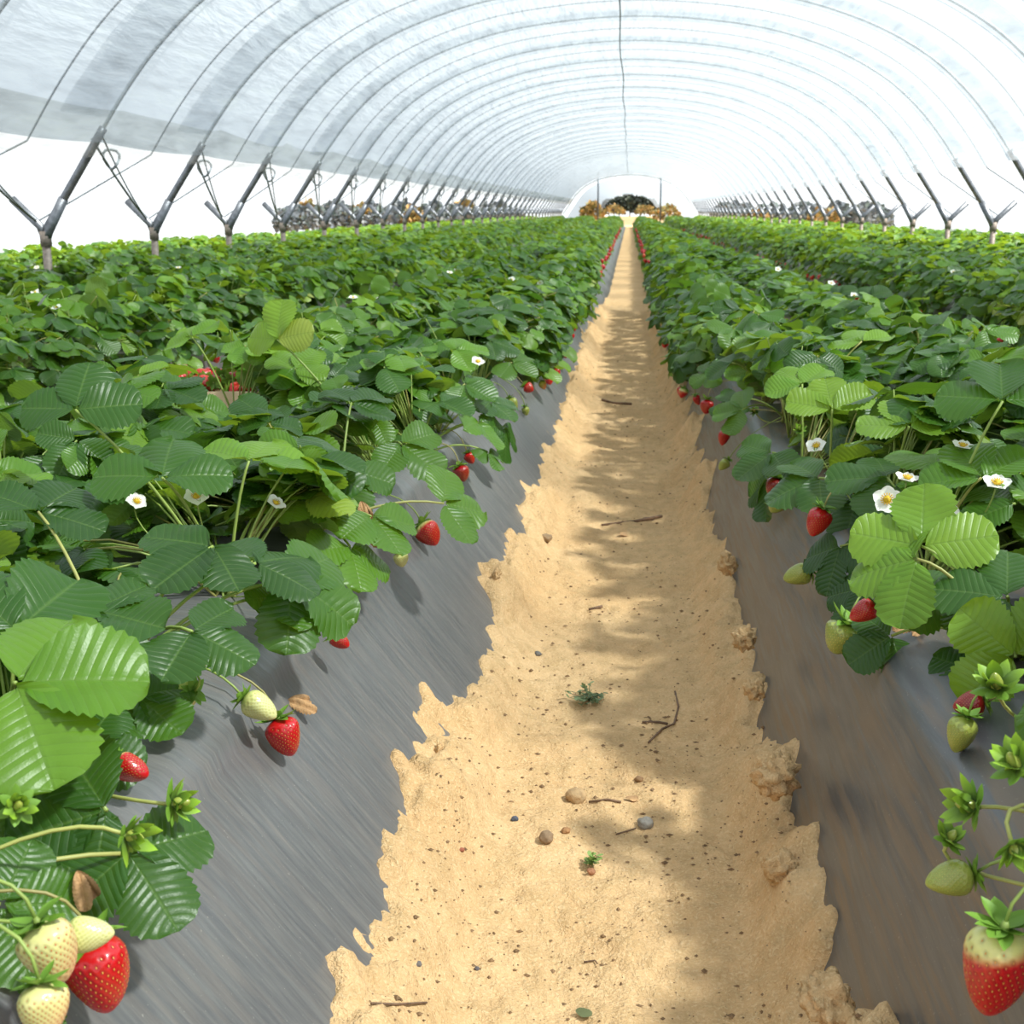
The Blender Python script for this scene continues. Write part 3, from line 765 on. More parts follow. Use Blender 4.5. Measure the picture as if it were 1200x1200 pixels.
DRY = [(350, 826, -.40, (.8, -.2, -.1), .034), (438, 618, -.38, (.3, -.3, -.9), .045), (425, 600, -.40, (.2, -.4, -.8), .035), (60, 880, -.50, (.8, -.2, .1), .03), (88, 908, -.46, (.7, -.2, -.3), .03), (95, 1040, -.40, (.3, -.4, -.8), .026), (1065, 735, .36, (-.8, -.2, 0), .03)]
for (px, py, X, f, L) in DRY:
    key = 'L1' if px < 700 else 'R1'; p = on_bed(key, px, py, X, .008); h = nearest(key, p); h.setdefault('dry', []).append((p, f, L))
# outline of the open plastic seen between leaves and sand: no foliage hub may fall over it
def over_plastic(px, py):
    L = [(262, 1200), (215, 1080), (235, 1010), (180, 885), (215, 860), (300, 800), (380, 760), (395, 700), (455, 650), (560, 590), (585, 520), (600, 470), (640, 400), (690, 325), (738, 250)]
    Rr_ = [(1120, 1200), (1100, 1090), (1095, 960), (1115, 850), (1080, 780), (1010, 740), (960, 680), (935, 600), (880, 560), (850, 520), (822, 460), (790, 400), (765, 330), (738, 250)]
    if py < 262: return False
    def xat(Pl):
        for (x0, y0), (x1, y1) in zip(Pl[:-1], Pl[1:]):
            if y1 <= py <= y0: return x0+(x1-x0)*(y0-py)/(y0-y1)
        return Pl[0][0]
    return xat(L)-12 < px < xat(Rr_)+12
def keep(P):
    px, py = project(P)
    if px > 1e5: return P[1] < .3 and abs(P[0]) > .42
    if P[2] > .36 and P[1] < .62: return False
    if 0 < P[0] < .42 and P[1] < .8: return False
    if over_plastic(px, py) or over_plastic(px+(.055*F/P[1] if px < 700 else -.055*F/P[1]), py+.02*F/P[1]): return False
    for (cx, cy, cr, cd) in clear:  # spots kept open
        if P[1] < cd+.05 and (px-cx)**2+(py-cy)**2 < (cr+.035*F/max(P[1], .3))**2: return False
    return True
for h in heroes:
    key = h['key']; rs = np.random.RandomState(int(h['x']*1000) % 999+int(h['y']*777))
    zt = bed_top(key, h['x']); crown = np.array([h['x'], h['y'], zt])
    e = empty('strawberry_plant', tuple(crown), h['label'], 'plant', h['group'])
    mf, ms = MB(), MB()
    grow(mf, ms, crown, (52 if h['y'] > 1.0 else 40) if h['y'] < 2.8 else 40, *((30, 8) if h['y'] < 2.8 else (16, 6)), rs, side=(h['side'] if h['edge'] else 0), keep=keep)
    for (p, hd, pit, nn, L, tone) in h['lea']:
        a = math.radians(hd); f = np.array([math.cos(a), math.sin(a), math.tan(max(-1.2, min(1.2, pit)))])
        add_leaf(mf, p, f, nn, L, 30, 8, tone, rs, curl=rs.uniform(.5, 3.5), droop=rs.uniform(-.02, .18))
        add_stem(ms, crown, p, .0021, .05, STEM_G if rs.rand() < .8 else (.40, .40, .12), 7, 9)
    for i, (p, r, l, kind, dn, lob) in enumerate(h['ber']):
        top = put_berry(e, crown, p, r, l, kind, dn, True, int(rs.randint(999)), lob)
        dnn = norm(dn)
        ms.tube(bez(crown+np.array([0, 0, .02]), top-dnn*.05+np.array([0, 0, .03]), top-dnn*r*.15, 10), .0013, 6, STEM_G if kind not in ('dark', 'ripe') else (.34, .30, .10))
    for i, (p, nn, s) in enumerate(h['flo']):
        put_flower(e, crown, p, nn, s, i+int(rs.randint(99)))
        ms.tube(bez(crown, p-norm(nn)*.06, p-norm(nn)*.003, 9), .0011, 6, STEM_G)
    for i, (p, ax, s) in enumerate(h['bud']):
        put_bud(e, crown, p, ax, s, int(rs.randint(99)))
        ms.tube(bez(crown+np.array([0, 0, .01]), p-norm(ax)*.07+np.array([0, 0, .015]), p-norm(ax)*.002, 10), .0016, 6, (.44, .46, .13))
    for (p, f, L) in h.get('dry', []):
        md = MB(); add_leaflet(md, p-norm(f)*L*.5, f, (.2, -.6, .8), L*1.2, L*.26, 30, 8, .5, .9, 9.0, 1.2, .25, rs)
        add_leaflet(md, p-norm(f)*L*.5, rotv(f, (0, 0, 1), .9), (.1, -.7, .5), L*1.0, L*.22, 30, 8, .5, 1.0, 12.0, 1.2, .25, rs)
        o = link('dried_leaf', md.mesh('dried_leaf', M_DEAD, True, crown), e); o['label'] = 'withered brown curled leaf'
    if mf.n: link('foliage', mf.mesh('foliage', M_LEAF, True, crown), e)
    if ms.n: link('stem', ms.mesh('stem', M_STEM, True, crown), e)
    if not (mf.n or ms.n or h['ber']): bpy.data.objects.remove(e)

# ------------------------------------------------------------------ the other individual plants: copies of a few grown ones
protos = {}
for edge in (0, 1):
    for v in range(6):
        for lod in (0, 1):
            rs = np.random.RandomState(100+v*7+edge*50)
            mf, ms = MB(), MB()
            grow(mf, ms if lod == 0 else None, (0, 0, 0), 36, 16 if lod == 0 else 7, 6 if lod == 0 else 4, rs, side=edge)
            protos[(edge, v, lod)] = (mf.mesh('foliage', M_LEAF), ms.mesh('stem', M_STEM) if lod == 0 else None)
fl_lo = flower_meshes(5, 1.15, False)
for i, h in enumerate(others):
    key = h['key']; zt = bed_top(key, h['x'])-.005
    e = empty('strawberry_plant', (h['x'], h['y'], zt), h['label'], 'plant', h['group'])
    r = random.Random(i*13+5)
    lod = 0 if h['y'] < 6.5 else 1
    outer = 1 if h['side'] > 0 else -1
    mf, ms = protos[(1, r.randrange(6), lod)]
    fo = link('foliage', mf, e); 
    yaw = (0 if outer > 0 else PI)+r.uniform(-.35, .35); s = r.uniform(.92, 1.1)
    fo.rotation_euler = (0, 0, yaw); fo.scale = (s, s, s*r.uniform(.92, 1.08)*(.78 if key == 'R1' and not h['edge'] else 1))
    if ms is not None:
        so_ = link('stem', ms, e); so_.rotation_euler = fo.rotation_euler; so_.scale = fo.scale
    # fruit along the bed edge
    if h['edge'] or key in ('L2', 'R2'):
        shx = BED[key][2] if outer > 0 else BED[key][1]
        if h['edge']:
            nb = r.choice([1, 1, 2, 2]) if key in ('L1', 'R1') else (r.choice([2, 3]) if key == 'R2' else r.choice([0, 0, 1]))
            for b in range(nb):
                kind = r.choice(['ripe', 'ripe', 'ripe', 'dark', 'amber', 'green', 'shoulder']) if key != 'R2' else 'ripe'
                p = np.array([shx+outer*(r.uniform(.085, .125) if key in ('L1', 'R1') else r.uniform(.03, .06)), h['y']+r.uniform(-.14, .14), r.uniform(.14, .22) if key in ('L1', 'R1') else r.uniform(.19, .27)])
                put_berry(e, (h['x'], h['y'], zt), p, r.uniform(.014, .019), r.uniform(.032, .042), kind, (outer*.4, r.uniform(-.3, .3), -1), False, r.randrange(3))
    if r.random() < .30 and h['y'] < 8:
        f = link('flower', fl_lo[2], e, (r.uniform(-.12, .12), r.uniform(-.12, .12), r.uniform(.16, .22))); f.rotation_euler = (r.uniform(.1, .9), r.uniform(-.3, .3), 0)
        f['label'] = 'white strawberry flower with yellow center'
        link('petals', fl_lo[0], f); link('flower_center', fl_lo[1], f)

# ------------------------------------------------------------------ everything farther: one mass of foliage, one of fruit
rs = np.random.RandomState(5)
def far_leaves():
    Vs, Qs, Ts, n0 = [], [], [], 0
    T, S, Wt, Q = leaf_grid(3, 2)
    for key, (lf, ls, rs_, rf) in BED.items():
        segs = []
        y = 2.0
        while y < Y_END:
            dy = .5 if y < 20 else 1.0
            segs.append((y, dy)); y += dy
        for y0, dy in segs:
            ym = y0+dy/2
            dens = 270 if ym < 16 else (130 if ym < 28 else 62)
            size = .078 if ym < 16 else (.095 if ym < 28 else .125)
            k = int(dens*dy)
            x = rs.uniform(ls-(.12 if key == 'R1' else .05), rs_+(.095 if key == 'L1' else .05), k); yy_ = rs.uniform(y0, y0+dy, k)
            cxm = (ls+rs_)/2; hw = (rs_-ls)/2
            keepm = np.hypot(x, yy_) > D_CUT-.1
            pxm = np.array([project((a, b, .5))[0] for a, b in ((ls, ym), (rs_, ym))])
            if pxm.max() < -40 or pxm.min() > 1240: continue
            x, yy_ = x[keepm], yy_[keepm]; k = len(x)
            if k == 0: continue
            q = np.abs(x-cxm)/hw
            row = .035*np.cos((x-cxm)/.195*PI)*-1*0
            bumpy = np.array([mn.noise(Vector((a*3, b*3, 1.0))) for a, b in zip(x, yy_)])*.05
            z = .335+.20*np.where((x > cxm) & (key == 'R1'), .75, 1.0)*(1-np.clip(q, 0, 1.15)**4)*rs.uniform(.45, 1.05, k)+bumpy-.11*np.clip(q-.85, 0, 1)*3*rs.rand(k)
            tone = np.where(rs.rand(k) < .45, rs.normal(.40, .12, k), rs.normal(.74, .10, k)).clip(.03, .97)
            az = rs.uniform(0, 2*PI, k)
            nrm_ = rs.normal(0, .38, (k, 3)); nrm_[:, 2] = 1; nrm_[:, 0] += np.sign(x-cxm)*np.clip(q-.6, 0, 1)*1.6
            nrm_ /= np.linalg.norm(nrm_, axis=1)[:, None]
            for m in range(3):
                a = az+m*1.35-1.35
                f = np.stack([np.cos(a), np.sin(a), np.full(k, -.15)], 1)
                f -= nrm_*(f*nrm_).sum(1)[:, None]; f /= np.linalg.norm(f, axis=1)[:, None]
                f = f-nrm_*rs.uniform(0, .35, k)[:, None]
                r_ = np.cross(f, nrm_)
                L = size*rs.uniform(.8, 1.2, k); W_ = L*.40
                Pp = np.stack([x, yy_, z], 1)
                xx = (S*Wt)[None, :]*W_[:, None]; yl = T[None, :]*L[:, None]; zz = np.abs(xx)*.2-1.3*yl*yl
                vv_ = Pp[:, None, :]+xx[..., None]*r_[:, None, :]+yl[..., None]*f[:, None, :]+zz[..., None]*nrm_[:, None, :]
                Vs.append(vv_.reshape(-1, 3)); nv = len(T)
                Qs.append((Q[None]+(n0+np.arange(k)*nv)[:, None, None]).reshape(-1, 4)); n0 += k*nv
                tt = np.empty((k, nv, 3)); tt[..., 0] = tone[:, None]; tt[..., 1] = np.abs(S)[None]; tt[..., 2] = T[None]
                Ts.append(tt.reshape(-1, 3))
    return np.concatenate(Vs), np.concatenate(Qs), np.concatenate(Ts)
V, Q, T = far_leaves()
o = link('strawberry_foliage', mesh_from('strawberry_foliage', V, [Q], T, True, [M_LEAF]))
tag(o, 'distant green mass of strawberry plants filling all beds to the tunnel end', 'plants', kind='stuff')
mb = MB()
for key in ('L1', 'R1', 'L2', 'R2', 'R3'):
    lf, ls, rs_, rf = BED[key]; X = rs_+(.105 if key == 'L1' else .045) if key[0] == 'L' else ls-(.105 if key == 'R1' else .045)
    y = D_CUT-.3
    while y < 45:
        y += rnd.uniform(.10, .50)+.01*y*.3
        if key != 'L1' and key != 'R1' and rnd.random() < .3: continue
        c = np.array([X+rnd.uniform(-.02, .02), y, rnd.uniform(.17, .27)]); r = rnd.uniform(.017, .024)
        nu = 7; V_ = [c+np.array([0, 0, r])]
        for (zz, rr) in ((.5, .85), (-.2, .9), (-1.1, .5)):
            for k in range(nu): V_.append(c+r*np.array([rr*math.cos(2*PI*k/nu), rr*math.sin(2*PI*k/nu), zz]))
        V_.append(c+np.array([0, 0, -r*1.7]))
        Q_ = [(1+i*nu+k, 1+i*nu+(k+1) % nu, 1+(i+1)*nu+(k+1) % nu, 1+(i+1)*nu+k) for i in range(2) for k in range(nu)]
        T_ = [(0, 1+(k+1) % nu, 1+k) for k in range(nu)]+[(3*nu+1, 1+2*nu+k, 1+2*nu+(k+1) % nu) for k in range(nu)]
        mb.add(V_, Q_, T_, RED if rnd.random() < .85 else ORANGE)
o = link('strawberry_fruit', mb.mesh('strawberry_fruit', M_BERRY)); tag(o, 'tiny red strawberries dotting the distant bed edges', 'fruit', kind='stuff')

# ------------------------------------------------------------------ polytunnel
SP = 1.81; Y0 = 7.60; XL = 3.5; FORK = .73
ARC = [(0, 0), (.145, .21), (.29, .42), (.54, .78), (.81, 1.09), (1.14, 1.36), (1.6, 1.60), (2.2, 1.79), (2.85, 1.89), (3.5, 1.925)]
def catmull(P, n):
    P = [np.array(p, float) for p in P]; P = [2*P[0]-P[1]]+P+[P[-1]*1.0+np.array([P[-1][0]-P[-2][0], -(P[-1][1]-P[-2][1])*1.0])*1.0]
    out = []
    for i in range(1, len(P)-2):
        for t in np.linspace(0, 1, n, endpoint=False):
            a, b, c, d_ = P[i-1], P[i], P[i+1], P[i+2]
            out.append(.5*((2*b)+(-a+c)*t+(2*a-5*b+4*c-d_)*t*t+(-a+3*b-3*c+d_)*t**3))
    out.append(P[-2]); return np.array(out)
half = catmull(ARC, 6)
full = np.concatenate([np.stack([half[:, 0]-XL, half[:, 1]+FORK], 1), np.stack([XL-half[::-1][1:, 0], half[::-1][1:, 1]+FORK], 1)])
KMIN, KMAX = -6, 33
def prof_norm(P):
    t = np.gradient(P, axis=0); t /= np.linalg.norm(t, axis=1)[:, None]
    return np.stack([-t[:, 1], t[:, 0]], 1)          # outward (up)
FN = prof_norm(full)
i0 = next(i for i in range(len(full)) if full[i, 1] > FORK+.50); hem_i = i0+1
def film_mesh(sel, y0, y1, off, name, mat, sag=.03, step=6, rip=.012, k0=Y0, seed=0):
    P = full[sel]; Nn = FN[sel]; n = len(P)
    nb = int(round((y1-y0)/SP)); yy_ = np.linspace(y0, y1, nb*step+1)
    V = []
    for y in yy_:
        ph = ((y-k0)/SP) % 1.0
        s_ = sag*math.sin(PI*ph)**.8
        for p, q in zip(P, Nn):
            wv = rip*mn.noise(Vector((p[0]*2.2, y*.8+seed, p[1]*2.2)))*(math.sin(PI*ph)+.15)*2
            V.append((p[0]+q[0]*(off-s_+wv), y, p[1]+q[1]*(off-s_+wv)))
    ii, jj = np.meshgrid(np.arange(len(yy_)-1), np.arange(n-1), indexing='ij'); b = (ii*n+jj).ravel()
    return mesh_from(name, V, [np.stack([b, b+1, b+n+1, b+n], 1)], None, True, [mat])
YA, YB = Y0+KMIN*SP, Y0+KMAX*SP
ceil = link('ceiling', film_mesh(np.arange(i0, len(full)-i0), YA, YB, -.035, 'ceiling', M_FILM))
tag(ceil, 'translucent white plastic film stretched over the tunnel hoops', 'tunnel cover', kind='structure')
hem = link('hem', film_mesh(np.arange(i0-1, hem_i+3), YA, YB, -.055, 'hem', M_HEM, .05, 8, .05, seed=3), ceil)
hem['label'] = 'rolled greyish lower hem of the film at left'
# second layer where neighbouring film sheets overlap: from each rope to the next hoop
for k in range(-3, 20):
    ys0 = Y0+k*SP-SP*.42
    P = full[i0+2:len(full)-i0-2]; Nn = FN[i0+2:len(full)-i0-2]; n = len(P); V = []
    for y in np.linspace(ys0, Y0+k*SP-.05, 7):
        ph = ((y-Y0)/SP) % 1.0
        for p, q in zip(P, Nn):
            wv = .02*mn.noise(Vector((p[0]*5, y*1.6+k, p[1]*5)))
            off = -.012-.03*math.sin(PI*ph)**.8+wv*.4
            V.append((p[0]+q[0]*off, y, p[1]+q[1]*off))
    ii, jj = np.meshgrid(np.arange(6), np.arange(n-1), indexing='ij'); b = (ii*n+jj).ravel()
    link('film_overlap', mesh_from('film_overlap', V, [np.stack([b, b+1, b+n+1, b+n], 1)], None, True, [M_LAP]), ceil)

def ordname(k): return ORD[k]
# hoops, visible ones k >= -1 ; Y posts ; ropes
il = next(i for i in range(len(full)) if full[i, 1] > FORK+.62)
hoop_me = MB(); hoop_me.tube([(p[0], 0, p[1]) for p in full[il-2:len(full)-il+2]], .012, 8); hoop_me = hoop_me.mesh('tunnel_hoop', M_HOOP)
leg_me = []
for sl_ in (full[:il], full[::-1][:il]):
    m1 = MB(); m1.tube([(p[0], 0, p[1]) for p in sl_], .026, 8); leg_me.append(m1.mesh('hoop_leg', M_STEEL))
def post_meshes(s):
    a = MB(); a.tube([(0, 0, 0), (0, 0, FORK-.03)], .027, 8); a.tube([(0, 0, FORK-.09), (0, 0, FORK+.0)], .036, 8)
    b = MB(); b.tube([(0, 0, FORK-.05), (-s*.03, 0, FORK+.03), (-s*.19, 0, FORK+.19)], .026, 8)
    c = MB(); c.tube([(0, 0, FORK-.05), (s*.02, 0, FORK+.0), (s*.13, 0, FORK+.19)], .032, 8)
    return a.mesh('post', M_POST), b.mesh('fork_arm', M_STEEL), c.mesh('fork_arm', M_STEEL)
PM = {s: post_meshes(s) for s in (-1, 1)}
PM = {-1: post_meshes(1), 1: post_meshes(-1)}
first_left = -1
for k in range(-1, KMAX+1):
    y = Y0+k*SP
    o = link('tunnel_hoop', hoop_me, None, (0, y, 0))
    if k < 12: tag(o, '%s grey steel hoop counted from the front, arching over the film' % ORD[k+1], 'hoop', 'tunnel hoops')
    else: tag(o, 'faint distant steel hoop beyond the thirteenth, toward the tunnel end', 'hoop', 'distant tunnel hoops')
    for lm in leg_me: link('hoop_leg', lm, o)
    for s in (-1, 1):
        px = project((s*XL, y, FORK))[0]
        if not -120 < px < 1290: continue
        nm = 'left' if s < 0 else 'right'
        kk = k+1 if s < 0 else k-1
        lab = ('%s forked steel post from the front in the row on the %s' % (ORD[kk], nm)) if 0 <= kk < 12 else 'small distant forked post far along the %s row' % nm
        e = empty('support_post', (s*XL, y, 0), lab, 'post', 'forked posts on the '+nm if 0 <= kk < 12 else 'distant forked posts on the '+nm)
        a, b, c = PM[s]
        link('post', a, e); link('fork_arm', b, e); link('fork_arm', c, e)
def hoop_at(k, i, s=-1):
    p = full[i] if s < 0 else full[len(full)-1-i]
    return np.array([p[0], Y0+k*SP, p[1]])
mb = MB()
for k in range(0, 22):
    a = np.array([-XL-.05, Y0+k*SP, FORK+.06]); b = hoop_at(k-1, i0)
    mr = MB()
    for j, dx in enumerate((-.03, .03)):
        b2 = b+np.array([dx, .0, .02*j]); m_ = (a+b2)/2+np.array([0, 0, -.05-.02*j])
        mr.tube(bez(a, m_, b2, 9), .009 if j == 0 else .006, 5)
    # knot loop about two thirds up
    kc = a*.25+b*.75
    mr.tube([kc+np.array([.05*math.cos(t), .03*math.sin(2*t), .06*math.sin(t)+.02]) for t in np.linspace(0, 2*PI, 13)], .009, 5)
    o = link('tie_rope', mr.mesh('tie_rope', M_ROPE))
    if k < 8: tag(o, '%s knotted tie rope from the front between left post and hoop' % ORD[k], 'rope', 'tie ropes on the left')
    else: tag(o, 'small distant knotted tie rope along the left post row', 'rope', 'distant tie ropes on the left')
# hold-down ropes over the film, one per bay
rope_pts = [(p[0]+q[0]*.02, p[1]+q[1]*.02) for p, q in zip(full[i0-1:len(full)-i0+1], FN[i0-1:len(full)-i0+1])]
for k in range(-1, 22):
    y = Y0+k*SP-SP*.44
    mr = MB(); mr.tube([(-XL-.04, y-.56*SP, FORK+.06)]+[(p[0], y, p[1]) for p in rope_pts]+[(XL+.04, y-.56*SP, FORK+.06)], .0055, 5)
    o = link('hold_down_rope', mr.mesh('hold_down_rope', M_ROPE))
    if k < 9: tag(o, '%s thin rope from the front lying across the outside of the film' % ORD[k+1], 'rope', 'ropes across the film')
    else: tag(o, 'faint thin rope far back across the outside of the film', 'rope', 'distant ropes across the film')
mb = MB(); mb.tube([(-.13+.012*math.sin(i*.9), Y0+i*SP*.5-SP*2, FORK+1.925-.075-.012*(i % 2)) for i in range(0, 72)], .0075, 5)
tag(link('ridge_wire', mb.mesh('ridge_wire', M_ROPE)), 'thin dark wire running lengthwise under the tunnel ridge', 'wire')

# end frame of the tunnel and the next tunnel beyond the gap
mb = MB(); mb.tube([(p[0], YB, p[1]) for p in full], .05, 6)
ef = empty('end_frame', (0, YB, 0), 'pale arched end frame with two upright posts at the far tunnel mouth', 'frame')
m1 = MB(); m1.tube([(p[0]*.97, 0, p[1]-.08) for p in full], .035, 6); link('arch', m1.mesh('arch', M_HOOP), ef)
for x in (-1.62, 1.55):
    m1 = MB(); m1.tube([(x, 0, 0), (x, 0, 2.75)], .05, 6); link('upright', m1.mesh('upright', M_STEEL), ef)
Y2, Y3 = 76.0, 160.0
V = []
lowf = np.concatenate([[[-XL-.45, 0.0]], full, [[XL+.45, 0.0]]])
yy_ = np.linspace(Y2, Y3, 40)
for y in yy_:
    for p in lowf: V.append((p[0]*.98, y, p[1]))
n = len(lowf); ii, jj = np.meshgrid(np.arange(len(yy_)-1), np.arange(n-1), indexing='ij'); b = (ii*n+jj).ravel()
o = link('polytunnel', mesh_from('polytunnel', V, [np.stack([b, b+1, b+n+1, b+n], 1)], None, True, [M_FILM]))
tag(o, 'second white film tunnel seen through the far mouth of the first', 'tunnel')

# ------------------------------------------------------------------ distant shrubs and trees
def crown_mesh(name, rx, ry, h, n, seed, cols):
    rs = np.random.RandomState(seed); mb = MB(); T, S, Wt, Q = leaf_grid(3, 2)
    for i in range(n):
        dv = norm(rs.normal(0, 1, 3)); dv[2] = abs(dv[2])*1.0-.15
        r = rs.uniform(.55, 1.0)**.5*(1+.22*mn.noise(Vector(dv*2.2)+Vector((seed, 0, 0))))
        P = np.array([dv[0]*rx*r, dv[1]*ry*r, h*.35+dv[2]*h*.65*r])
        add_leaflet(mb, P, norm(dv+rs.normal(0, .6, 3)), rs.normal(0, 1, 3)+np.array([0, 0, 1]), h*.20, h*.085, 3, 2, .5, .2, .5)
        c = np.array(cols[rs.randint(len(cols))])*rs.uniform(.7, 1.2)
        mb.T[-1] = np.broadcast_to(c, (len(mb.V[-1]), 3))
    return mb.mesh(name, M_TREE)
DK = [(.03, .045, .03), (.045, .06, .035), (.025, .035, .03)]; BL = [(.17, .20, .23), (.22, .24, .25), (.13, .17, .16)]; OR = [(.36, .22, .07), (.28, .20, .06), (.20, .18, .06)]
def shrub(x, y, wd, h, cols, seed, lab, grp=None, cat='shrub', name='shrub'):
    e = empty(name, (x, y, floor_z(x, y)), lab, cat, grp)
    link('crown', crown_mesh('crown', wd/2, wd/2, h, 260, seed, cols), e)
    t = MB(); t.tube([(0, 0, -.1), (0, 0, h*.45)], h*.03, 6); link('trunk', t.mesh('trunk', M_BARK), e)
for i, (px, dist, wd, h, cols, lab) in enumerate([
    (693, 72, 1.1, 1.35, OR, 'orange brown shrub beside the left upright of the end frame'), (720, 164, 2.6, 1.55, OR, 'ochre shrub inside the left half of the far dark opening'),
    (756, 164, 2.4, 1.5, OR, 'ochre shrub inside the right half of the far dark opening'), (781, 73, 1.4, 1.15, OR, 'orange tinted shrub just right of the right upright')]):
    p = at(px, VPY, y=dist); shrub(p[0], dist, wd, h, cols, i, lab)
for i in range(5):
    shrub(-2.6+1.3*i, 168+1.5*(i % 2), 2.3, 2.9-.35*abs(i-2), DK, 30+i, 'dark evergreen tree closing the view through the second tunnel', 'dark trees behind the second tunnel', 'tree', 'tree')
for i in range(22):
    px = 335+i*12.4; dist = 105+6*(i % 3)
    p = at(px, VPY, y=dist)
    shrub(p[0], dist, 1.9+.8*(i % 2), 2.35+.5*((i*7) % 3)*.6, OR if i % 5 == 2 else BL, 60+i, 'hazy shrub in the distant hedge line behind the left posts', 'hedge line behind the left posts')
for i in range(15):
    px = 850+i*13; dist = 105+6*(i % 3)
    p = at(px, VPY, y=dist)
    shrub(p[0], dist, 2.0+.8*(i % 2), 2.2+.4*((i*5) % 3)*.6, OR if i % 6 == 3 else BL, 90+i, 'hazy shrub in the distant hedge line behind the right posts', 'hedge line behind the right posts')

# ------------------------------------------------------------------ crate with picked berries in the furrow on the left
cp = at(268, 452, z=.36)
def crate(p, lab, rotz, n, zt=.36, wx=.36, wy=.28):
    e = empty('wooden_crate', (p[0], p[1], 0), lab, 'crate'); e.rotation_euler = (0, 0, rotz)
    hgt = .115; zb = zt-hgt
    for s in (-1, 1):
        m = MB(); m.box((0, s*wy/2, zb+hgt*.52), (wx, .006, hgt)); link('side_board', m.mesh('side_board', M_WOOD, False), e)
        m = MB(); m.box((s*wx/2, 0, zb+hgt*.52), (.006, wy, hgt)); link('end_board', m.mesh('end_board', M_WOOD, False), e)
        for q in (-1, 1):
            m = MB(); m.box((s*(wx/2-.012), q*(wy/2-.012), zt-.08), (.024, .024, .25)); link('corner_post', m.mesh('corner_post', M_WOOD, False), e)
    m = MB(); m.box((0, 0, zb+.008), (wx, wy, .010)); link('crate_base', m.mesh('crate_base', M_WOOD, False), e)
    m = MB()
    for s in (-1, 1):
        m.box((s*wx*.32, 0, zb/2), (.05, wy, zb))
    link('stand', m.mesh('stand', M_WOOD, False), e)
    bm_ = [berry_mesh('strawberry', .019, .045, 'ripe', True, 200+q) for q in range(3)]; cm = calyx_mesh('calyx', .019, 10, 0, 4)
    cr, sr = math.cos(rotz), math.sin(rotz)
    for i in range(n):
        lx, ly = (i % 8-3.5)*.042, (i//8-2.5)*.043
        z = zt+.004+rnd.uniform(-.006, .012)+(.018 if i % 3 == 0 else 0)
        o = link('strawberry', bm_[i % 3], None, (p[0]+cr*lx-sr*ly, p[1]+sr*lx+cr*ly, z))
        o.rotation_euler = (rnd.uniform(1.0, 2.0), rnd.uniform(-.5, .5), rnd.uniform(0, 6.28)); s_ = rnd.uniform(.9, 1.15); o.scale = (s_, s_, s_)
        tag(o, 'picked red strawberry heaped in the wooden crate', 'strawberry', 'picked strawberries in the crate')
        link('calyx', cm, o)
crate(cp, 'pale wooden crate of picked red strawberries behind the leaves at left', .12, 48)

# ------------------------------------------------------------------ things lying on the path
def lump_mesh(name, r, seed, mat, flat=.7, amp=.35, sub=3, freq=1.6):
    import bmesh
    bm = bmesh.new(); bmesh.ops.create_icosphere(bm, subdivisions=sub, radius=1.0)
    for v in bm.verts:
        n = v.co.normalized()
        k = 1+amp*mn.noise(n*freq+Vector((seed*3.1, 0, 0)))+amp*.5*mn.noise(n*freq*2.7+Vector((0, seed*2.3, 0)))+amp*.22*mn.noise(n*freq*7+Vector((0, 0, seed)))
        v.co = Vector((n.x*k*r[0], n.y*k*r[1], n.z*k*r[2]))
    for f in bm.faces: f.smooth = True
    me = bpy.data.meshes.new(name); bm.to_mesh(me); bm.free(); me.materials.append(mat); return me
def on_path(px, py):
    p = at(px, py, z=.02)
    for _ in range(6): p = at(px, py, z=floor_z(p[0], p[1]))
    return p
STONES = [(756, 968, 11, 'grey rounded pebble with a thin twig beside it', (.24, .22, .19)), (640, 984, 11, 'flat brown stone in the middle of the sandy path', (.25, .16, .09)), (749, 915, 6, 'small round brown pebble upper of the two near the right', (.30, .17, .08)),
          (603, 961, 5, 'small dark blue grey pebble left of the brown stone', (.08, .09, .12)), (674, 937, 14, 'crumbling brown soil lump beside a curled dry leaf', (.40, .26, .13)), (663, 975, 6, 'small rusty stone chip right of the brown stone', (.34, .17, .07)),
          (490, 1132, 6, 'small dark pebble near the left plastic edge', (.14, .12, .11)), (640, 633, 8, 'brown pebble on the path midway between the beds', (.30, .20, .11)), (541, 997, 4, 'tiny reddish pebble near the dry straw at left', (.35, .11, .06)), (693, 1023, 6, 'reddish chip with a green sprout behind it', (.36, .16, .08)),
          (630, 768, 5, 'little dark pebble on the left half of path below the weed', (.14, .13, .12)), (559, 1136, 4, 'tiny dark pebble right of the pebble at left edge', (.12, .10, .10))]
for i, (px, py, r, lab, col) in enumerate(STONES):
    p = on_path(px, py); s = r*p[1]/F
    m = mat_simple('stone_%d' % i, col, .85, 0, .3, 60, .4, 150)
    o = link('pebble', lump_mesh('pebble', (s, s*.85, s*.68), i+1, m, amp=.25), None, (p[0], p[1], p[2]+s*.35)); o.rotation_euler = (0, 0, i*1.3)
    tag(o, lab, 'pebble', 'pebbles on the path')
